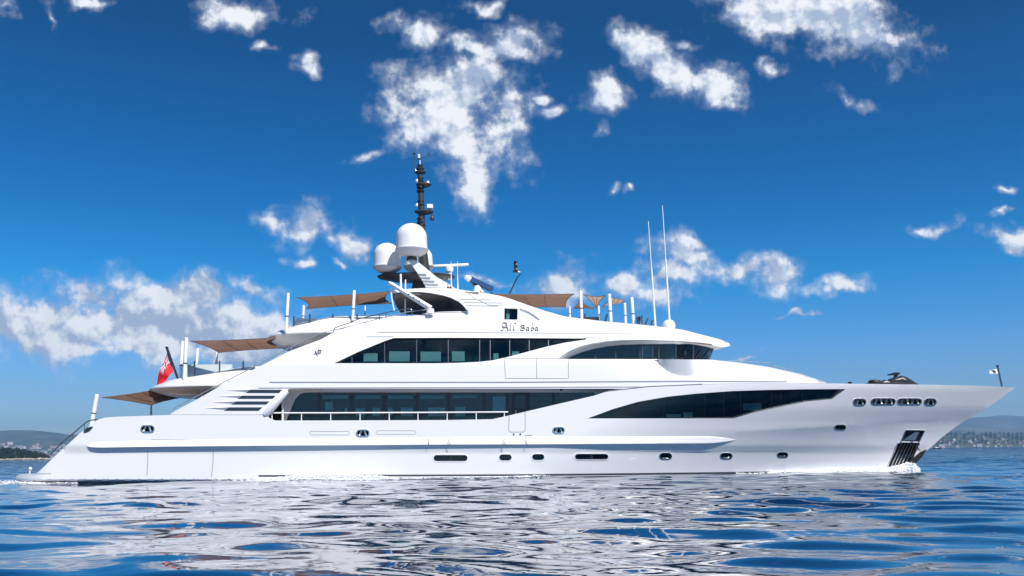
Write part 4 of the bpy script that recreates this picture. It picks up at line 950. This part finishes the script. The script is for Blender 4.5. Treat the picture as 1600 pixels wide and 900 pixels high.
def build_sea():
    # rows measured from the shore side of the sea in front of the yacht, finer near
    d = [4.0]
    while d[-1] < 30000:
        x = d[-1]; step = .035 + .0028 * x if x < 62 else .2 * (x / 62) ** 1.6
        if x > 400: step = x * .08
        d.append(x + step)
    d = np.array(d); th = np.concatenate([np.linspace(-1.25, -.66, 40)[:-1], np.linspace(-.66, .66, 560), np.linspace(.66, 1.25, 40)[1:]])
    T, Dd = np.meshgrid(th, d); X = np.tan(T) * Dd * (1 / 1.0); Y = Dd - CAM_D
    stepr = np.gradient(d)[:, None] * np.ones_like(X); stepc = np.abs(np.gradient(X, axis=1)); res = np.maximum(stepr, stepc * .9)
    Z = sea_height(X, Y, res); Z *= np.clip((400 - Dd) / 300, 0, 1)
    nr, nc = X.shape
    vs = np.stack([X, Y, Z], -1).reshape(-1, 3)
    # skirt behind the camera so the water surrounds it
    me = bpy.data.meshes.new('sea'); i = np.arange(nr - 1)[:, None] * nc + np.arange(nc - 1)[None]
    fs = np.stack([i, i + 1, i + nc + 1, i + nc], -1).reshape(-1, 4)
    extra = np.array([[-12, -CAM_D + 4, 0], [12, -CAM_D + 4, 0], [3000, -3000, 0], [-3000, -3000, 0], [-3000 * 3, 0, 0], [9000, 0, 0]])
    me.vertices.add(len(vs)); me.vertices.foreach_set('co', vs.ravel())
    me.loops.add(fs.size); me.loops.foreach_set('vertex_index', fs.ravel()); me.polygons.add(len(fs))
    me.polygons.foreach_set('loop_start', np.arange(0, fs.size, 4)); me.polygons.foreach_set('loop_total', np.full(len(fs), 4))
    me.polygons.foreach_set('use_smooth', np.ones(len(fs), bool)); me.update(calc_edges=True)
    me.materials.append(sea_mat()); o = bpy.data.objects.new('sea', me); COL.objects.link(o); o['kind'] = 'structure'
    # water round and behind the viewpoint
    bm = bmesh.new(); w = math.tan(1.25) * 4
    a = [bm.verts.new(c) for c in ((-w, -CAM_D + 4, 0), (w, -CAM_D + 4, 0), (w * 900, -CAM_D + 3600, 0), (w * 900, -4000, 0), (-w * 900, -4000, 0), (-w * 900, -CAM_D + 3600, 0))]
    bm.faces.new([a[0], a[4], a[3], a[1]]); bm.faces.new([a[1], a[3], a[2]]); bm.faces.new([a[0], a[5], a[4]])
    m2 = bpy.data.meshes.new('sea_around'); bm.to_mesh(m2); bm.free(); m2.materials.append(sea_mat()); o2 = bpy.data.objects.new('sea', m2); COL.objects.link(o2); o2['kind'] = 'structure'
def sea_mat():
    if 'sea water' in MATS: return MATS['sea water']
    m = bpy.data.materials.new('sea water'); m.use_nodes = True; MATS['sea water'] = m; nt = m.node_tree; b = nt.nodes['Principled BSDF']; L = nt.links
    b.inputs['Base Color'].default_value = (.001, .016, .055, 1); b.inputs['Roughness'].default_value = .03; b.inputs['IOR'].default_value = 1.7; b.inputs['Coat Weight'].default_value = .4; b.inputs['Coat IOR'].default_value = 1.8; b.inputs['Coat Roughness'].default_value = .02
    b.inputs['Specular IOR Level'].default_value = .5
    geo = nt.nodes.new('ShaderNodeNewGeometry')
    def noise(scale, detail, stretch, dist):
        mp = nt.nodes.new('ShaderNodeMapping'); mp.inputs['Scale'].default_value = stretch; L.new(geo.outputs['Position'], mp.inputs[0])
        n = nt.nodes.new('ShaderNodeTexNoise'); n.noise_dimensions = '2D'; n.inputs['Scale'].default_value = scale; n.inputs['Detail'].default_value = detail; n.inputs['Roughness'].default_value = .5
        L.new(mp.outputs[0], n.inputs['Vector']); return n.outputs['Fac']
    cd = nt.nodes.new('ShaderNodeSeparateXYZ'); L.new(geo.outputs['Position'], cd.inputs[0])
    # fine ripples near, larger wind waves further out where the mesh is coarse
    def mr(v, a, b_, c, d_):
        r = nt.nodes.new('ShaderNodeMapRange'); L.new(v, r.inputs[0])
        for i, x in enumerate((a, b_, c, d_)): r.inputs[i + 1].default_value = x
        return r.outputs[0]
    prev = None
    for (sc, de, st, dist, s) in ((2.6, 2, (1, 1.5, 1), .05, mr(cd.outputs[1], -36, -8, .04, .04)), (.45, 5, (1, 2.2, 1), .9, mr(cd.outputs[1], 0, 40, .0, .55)), (.03, 4, (1, 3, 1), 9., mr(cd.outputs[1], 60, 500, 0, .5))):
        u = nt.nodes.new('ShaderNodeBump'); u.inputs['Distance'].default_value = dist; L.new(s, u.inputs['Strength']); L.new(noise(sc, de, st, dist), u.inputs['Height'])
        if prev is not None: L.new(prev, u.inputs['Normal'])
        prev = u.outputs[0]
    L.new(prev, b.inputs['Normal']); L.new(prev, b.inputs['Coat Normal'])
    L.new(mr(cd.outputs[1], 0, 600, .03, .22), b.inputs['Roughness'])
    return m
build_sea()

# foam where the hull meets the water
M_FOAM = mat('white sea foam', (.80, .83, .86), .75, bump=.8, bscale=9, noise=.1, nscale=5)
def foam(label_unused, pts, seed):
    "pts: (px, width m, height m, density) along the near waterline, in yacht metres from the hull side"
    rng = np.random.default_rng(seed); mb = MB(); items = []
    for i in range(len(pts) - 1):
        a, b = pts[i], pts[i + 1]
        for _ in range(int(a[3])):
            t = rng.random(); px = a[0] + (b[0] - a[0]) * t; w = a[1] + (b[1] - a[1]) * t; h = a[2] + (b[2] - a[2]) * t
            v0 = max(-.2, hull_v(min(px, 1426), 741)) if 30 < px < 1426 else 1.2 + 3 * rng.random()
            off = -abs(rng.normal(0, .5)) * w + .08; c = P(px, 745, v0 + off); fall = math.exp(-(off / w) ** 2 * 2)
            items.append((c.x, c.y, .01 + h * fall * rng.random() ** 1.8, rng.uniform(.015, .05) * (.7 + h), rng.uniform(1.2, 3.4), rng.uniform(0, 6.28)))
    A = np.array(items); X = A[:, 0] * CT - A[:, 1] * ST; Y = A[:, 0] * ST + A[:, 1] * CT; Z = sea_height(X, Y, np.full(len(X), .2))
    for (x, y, z, r, sx, q_), sz in zip(items, Z):
        c = Vector((x, y, z + sz)); R = Matrix.Rotation(q_, 3, 'Z')
        vs = [c + R @ Vector(q) for q in ((r * sx, 0, 0), (-r * sx, 0, 0), (0, r, 0), (0, -r, 0), (0, 0, r * .8), (0, 0, -r * .8))]
        mb.add(vs, [(0, 2, 4), (2, 1, 4), (1, 3, 4), (3, 0, 4), (2, 0, 5), (1, 2, 5), (3, 1, 5), (0, 3, 5)])
    return mb
f1 = foam('', [(1437, .6, .12, 500), (1424, .8, .50, 1500), (1404, .65, .3, 1100), (1385, .5, .22, 1100), (1340, .5, .25, 1500), (1290, .45, .18, 1100), (1235, .35, .09, 500), (1200, .3, .03, 150), (1150, .3, .02, 0)], 1)
f2 = foam('', [(330, .4, .02, 150), (400, .6, .12, 1000), (460, .6, .22, 1500), (520, .7, .25, 1600), (590, .5, .18, 700), (620, .3, .04, 400), (800, .3, .03, 150), (835, .3, .05, 60), (860, .2, .02, 0)], 2)
f3 = foam('', [(-30, 1.0, .04, 120), (5, 1.0, .07, 200), (34, .7, .1, 300), (70, .4, .03, 100), (120, .3, .02, 0)], 3)
for o, nm in ((f1, 'bow_wave_foam'), (f2, 'side_wash_foam'), (f3, 'stern_wash_foam')):
    ob = o.build(nm, M_FOAM); ob['kind'] = 'stuff'; ob.rotation_euler = (0, 0, TH)

# ------------------------------------------------------------------ land
def hill_mat(name, c1, c2, scale):
    m = bpy.data.materials.new(name); m.use_nodes = True; nt = m.node_tree; b = nt.nodes['Principled BSDF']; b.inputs['Roughness'].default_value = .9
    tc = nt.nodes.new('ShaderNodeTexCoord'); n = nt.nodes.new('ShaderNodeTexNoise'); n.inputs['Scale'].default_value = scale; n.inputs['Detail'].default_value = 9; n.inputs['Roughness'].default_value = .65
    nt.links.new(tc.outputs['Object'], n.inputs['Vector']); r = nt.nodes.new('ShaderNodeValToRGB'); r.color_ramp.elements[0].position = .38; r.color_ramp.elements[1].position = .64
    r.color_ramp.elements[0].color = (*c1, 1); r.color_ramp.elements[1].color = (*c2, 1); nt.links.new(n.outputs['Fac'], r.inputs[0]); nt.links.new(r.outputs[0], b.inputs['Base Color']); return m
M_MOUNT = hill_mat('far mountain slopes', (.045, .06, .05), (.13, .13, .11), .002)
M_HILL = hill_mat('wooded coast slopes', (.03, .05, .03), (.10, .11, .07), .008)
M_HEAD = hill_mat('dark pine headland', (.008, .014, .008), (.03, .035, .02), .08)
M_ROCK = mat('pale shore rock', (.38, .33, .27), .9, noise=.35, nscale=.3)
def nz(x, y, s):
    return sum(math.sin(x * f + s * 1.7 + a) * math.sin(y * g + s + b) / k for f, g, a, b, k in ((.9, 1.1, 0, 1, 1), (2.3, 1.9, 2, .4, 2), (4.7, 5.3, 1, 3, 4), (9.1, 8.3, .5, 2, 8)))
def land(name, ridge, d0, d1, m, rough, seed, nx=220, ny=26, kind='structure'):
    "ridge: (px, py of the skyline); the slope climbs from the shore at d0 to the ridge at d1"
    xs = np.linspace(ridge[0][0], ridge[-1][0], nx); vs = []; fs = []
    H = {}
    for j in range(ny + 8):
        s = j / ny
        for x in xs:
            rx, rz = dirn(x, interp(x, ridge)); top = CAM_H + rz * d1
            d = d0 + (d1 - d0) * s; X = rx * d
            if s <= 1: z = top * (.5 - .5 * math.cos(math.pi * s)) ** .9
            else: z = top * max(0, 1 - (s - 1) * 1.5)
            z *= 1 + rough * nz(X / (d1 * .012), d / (d1 * .02), seed) * math.sin(math.pi * min(1, s * .9 + .1))
            vs.append((X, d - CAM_D, max(z, -1.0) if s > .02 else -1.0))
    for j in range(ny + 7):
        for i in range(nx - 1): a = j * nx + i; fs.append((a, a + 1, a + nx + 1, a + nx))
    o = mk(name, vs, fs, m, None, ang=80); o['kind'] = kind
    def z_at(px, s):
        i = int(round((px - xs[0]) / (xs[-1] - xs[0]) * (nx - 1))); j = int(round(s * ny)); return Vector(vs[j * nx + min(max(i, 0), nx - 1)])
    return o, z_at
land('mountains', [(-900, 730), (-300, 705), (60, 712), (500, 703), (900, 690), (1150, 680), (1350, 668), (1440, 660), (1500, 655), (1535, 652), (1566, 649.5), (1600, 651), (1660, 655), (1760, 668), (2000, 676), (2600, 680)], 7000, 9500, M_MOUNT, .05, 1)
land('mountains', [(1200, 693), (1400, 682), (1460, 672), (1500, 667), (1560, 671), (1620, 668), (1700, 676), (1900, 684)], 5200, 6500, M_MOUNT, .07, 4, nx=140)
o_, zL = land('hills', [(-700, 700), (-400, 672), (-150, 668), (-60, 674), (0, 673.3), (20, 672.6), (52, 672.8), (75, 675), (90, 676.5), (107, 679.3), (130, 679), (170, 684), (260, 694), (420, 704), (600, 706)], 4800, 6400, M_HILL, .04, 2)
o_, zR = land('hills', [(1000, 702), (1200, 694), (1350, 684), (1420, 680), (1480, 679), (1520, 678.2), (1560, 679.6), (1600, 679), (1700, 676), (1850, 684), (2100, 690), (2500, 686)], 3400, 4000, M_HILL, .08, 3)
# dark wooded headland on the left with its rocky shore
o_, zH = land('headland', [(-260, 705), (-120, 701), (-40, 703), (0, 703.5), (28, 704.5), (45, 707.5), (62, 710), (72, 713.2), (78, 716.5)], 1000, 1060, M_HEAD, .12, 5, nx=120, ny=12)
def leaf_clumps(name, places, size, m, seed):
    rng = np.random.default_rng(seed); mb = MB()
    for p in places:
        h = size * rng.uniform(.7, 1.4); cw = size * rng.uniform(.5, .9)
        for _ in range(26):
            q = rng.normal(0, 1, 3); q /= np.linalg.norm(q); r = rng.random() ** .4; c = p + Vector((q[0] * cw * r, q[1] * cw * r, h * .55 + q[2] * h * .5 * r)); s = size * rng.uniform(.12, .3)
            a, b = Vector(rng.normal(0, 1, 3)).normalized() * s, Vector(rng.normal(0, 1, 3)).normalized() * s; mb.add([c - a, c + b, c + a, c - b], [(0, 1, 2, 3)])
    o = mb.build(name, m); o['kind'] = 'stuff'; return o
M_LEAF = mat('pine foliage', (.012, .022, .012), .8, noise=.5, nscale=.2)
M_LEAF2 = mat('coast foliage', (.035, .06, .03), .8, noise=.5, nscale=.05)
pl = [zH(RNG.uniform(-250, 76), RNG.uniform(.12, 1.0)) for _ in range(900)]
leaf_clumps('pine_woodland', pl, 3.0, M_LEAF, 3)
pl = [zR(RNG.uniform(1330, 2000), RNG.uniform(.25, 1.0)) for _ in range(900)]
leaf_clumps('coast_woodland', pl, 10.0, M_LEAF2, 4)
def rocks():
    mb = MB(); rng = np.random.default_rng(8)
    for _ in range(260):
        px = rng.uniform(-120, 79); p = W(px, 716, 992 + rng.uniform(-4, 8)); p.z = rng.uniform(-.4, .5); s = rng.uniform(.7, 2.2) * (1.3 if px > 20 else .8)
        vs = []; 
        for (a, b, c) in ((1, 0, 0), (-1, 0, 0), (0, 1, 0), (0, -1, 0), (0, 0, 1), (0, 0, -1), (.7, .7, .5), (-.7, .6, .4), (.6, -.7, .5), (-.6, -.6, .6)):
            vs.append(p + Vector((a * s * 1.8, b * s, c * s * .7)) * rng.uniform(.75, 1.2))
        bm = bmesh.new()
        for v in vs: bm.verts.new(v)
        bmesh.ops.convex_hull(bm, input=bm.verts); bm.verts.index_update()
        mb.add([v.co.copy() for v in bm.verts if v.link_faces or True], [[v.index for v in f.verts] for f in bm.faces]); bm.free()
    o = mb.build('shore_rocks', M_ROCK, ang=20); o['kind'] = 'stuff'
rocks()
# houses of the two coast towns, one object each
M_HW = [mat('white render', (.62, .60, .57), .8), mat('cream render', (.55, .48, .38), .8), mat('pink render', (.52, .37, .30), .8), mat('grey render', (.40, .41, .42), .8)]
M_TILE = mat('terracotta tiles', (.34, .13, .07), .8); M_PANE = mat('far window glass', (.04, .05, .06), .3)
def house_mesh(w, d, h, roof, storeys, m):
    mb = MB(); mb.box((0, 0, h / 2), (w, d, h), 0)
    e = .35; r = roof
    vs = [(-w / 2 - e, -d / 2 - e, h + .01), (w / 2 + e, -d / 2 - e, h + .01), (w / 2 + e, d / 2 + e, h + .01), (-w / 2 - e, d / 2 + e, h + .01), (-w / 2 + w * .2, 0, h + r), (w / 2 - w * .2, 0, h + r)]
    mb.add(vs, [(0, 1, 5, 4), (1, 2, 5), (2, 3, 4, 5), (3, 0, 4), (0, 3, 2, 1)], 1)
    n = max(2, int(w / 3.2))
    for s in range(storeys):
        for i in range(n):
            x = -w / 2 + w * (i + .5) / n; z = h * (s + .55) / storeys; mb.box((x, -d / 2 - .02, z), (w / n * .42, .08, h / storeys * .5), 2)
    me = bpy.data.meshes.new('house'); me.from_pydata([tuple(v) for v in mb.v], [], [tuple(f) for f in mb.f])
    for q in (m, M_TILE if roof > .6 else m, M_PANE): me.materials.append(q)
    me.polygons.foreach_set('material_index', mb.m); me.update(); return me
HM = [house_mesh(*a) for a in ((12, 10, 7, 2.2, 2, M_HW[0]), (16, 11, 10, 2.4, 3, M_HW[1]), (22, 12, 14, .4, 4, M_HW[0]), (10, 9, 6, 2, 2, M_HW[2]), (30, 13, 17, .4, 5, M_HW[3]), (14, 10, 8, 2.2, 2, M_HW[0]))]
def town(n, x0, x1, s0, s1, zf, label, group, seed, k):
    rng = np.random.default_rng(seed)
    for i in range(n):
        px = rng.uniform(x0, x1); s = s0 + (s1 - s0) * rng.random() ** 1.5; p = zf(px, s); o = bpy.data.objects.new('house', HM[int(rng.choice(6, p=[.26, .2, .12, .16, .06, .2]))]); COL.objects.link(o)
        o.location = (p.x + rng.uniform(-15, 15), p.y + rng.uniform(-10, 10), p.z - .5); o.rotation_euler = (0, 0, rng.normal(0, .5)); q = k * rng.uniform(.7, 1.2); o.scale = (q, q, q)
        o['label'] = label; o['category'] = 'house'; o['group'] = group
town(230, -40, 175, .03, .42, zL, 'tiny pale house in the dense hazy town on the left shore', 'houses of the town on the left shore', 3, 1.15)
town(95, 1452, 1640, .05, .60, zR, 'tiny pale house scattered over the low wooded coast beyond the bow', 'houses on the wooded coast beyond the bow', 4, .6)
# a small sailing boat far off, just under the bow
def far_boat():
    p = W(1464, 700, 900); t = thing('sailing_boat', 'tiny dark sailing boat on the horizon under the bow', 'boat', (p.x, p.y, 0), yacht=False)
    mb = MB(); N = 9; secs = [(-4, .8, 1.0), (-2, 1.3, .9), (1, 1.4, .9), (3, .9, 1.05), (4.6, .05, 1.25)]
    vs = []
    for (x, w, h) in secs: vs += [Vector((p.x + x, p.y - w, h)), Vector((p.x + x, p.y - w * .5, -.3)), Vector((p.x + x, p.y + w * .5, -.3)), Vector((p.x + x, p.y + w, h))]
    fs = [(i * 4 + k, i * 4 + (k + 1) % 4, (i + 1) * 4 + (k + 1) % 4, (i + 1) * 4 + k) for i in range(4) for k in range(4)] + [(0, 1, 2, 3), (16, 17, 18, 19)]
    mb.add(vs, fs).build('hull', M_DGREY, t); MB().tube([Vector((p.x + .5, p.y, .8)), Vector((p.x + .5, p.y, 12))], .15, 6).build('mast', M_DGREY, t)
    MB().box((p.x - .5, p.y, 1.4), (3, 1.5, .8)).build('cabin', M_POLE, t)
far_boat()

# haze
def haze(density, R=10500, top=430):
    bm = bmesh.new(); bmesh.ops.create_cube(bm, size=1); me = bpy.data.meshes.new('haze')
    bmesh.ops.scale(bm, vec=(2 * R, 2 * R, top + 3), verts=bm.verts); bmesh.ops.translate(bm, vec=(0, 0, (top + 3) / 2 - 3), verts=bm.verts); bm.to_mesh(me); bm.free()
    m = bpy.data.materials.new('air haze'); m.use_nodes = True; nt = m.node_tree; nt.nodes.clear(); o = nt.nodes.new('ShaderNodeOutputMaterial'); v = nt.nodes.new('ShaderNodeVolumePrincipled')
    v.inputs['Color'].default_value = (.28, .58, 1.0, 1); v.inputs['Density'].default_value = density; v.inputs['Anisotropy'].default_value = .1; nt.links.new(v.outputs[0], o.inputs['Volume'])
    me.materials.append(m); ob = bpy.data.objects.new('haze', me); COL.objects.link(ob); ob['kind'] = 'stuff'
HAZE = 0.000105
if HAZE: haze(HAZE)
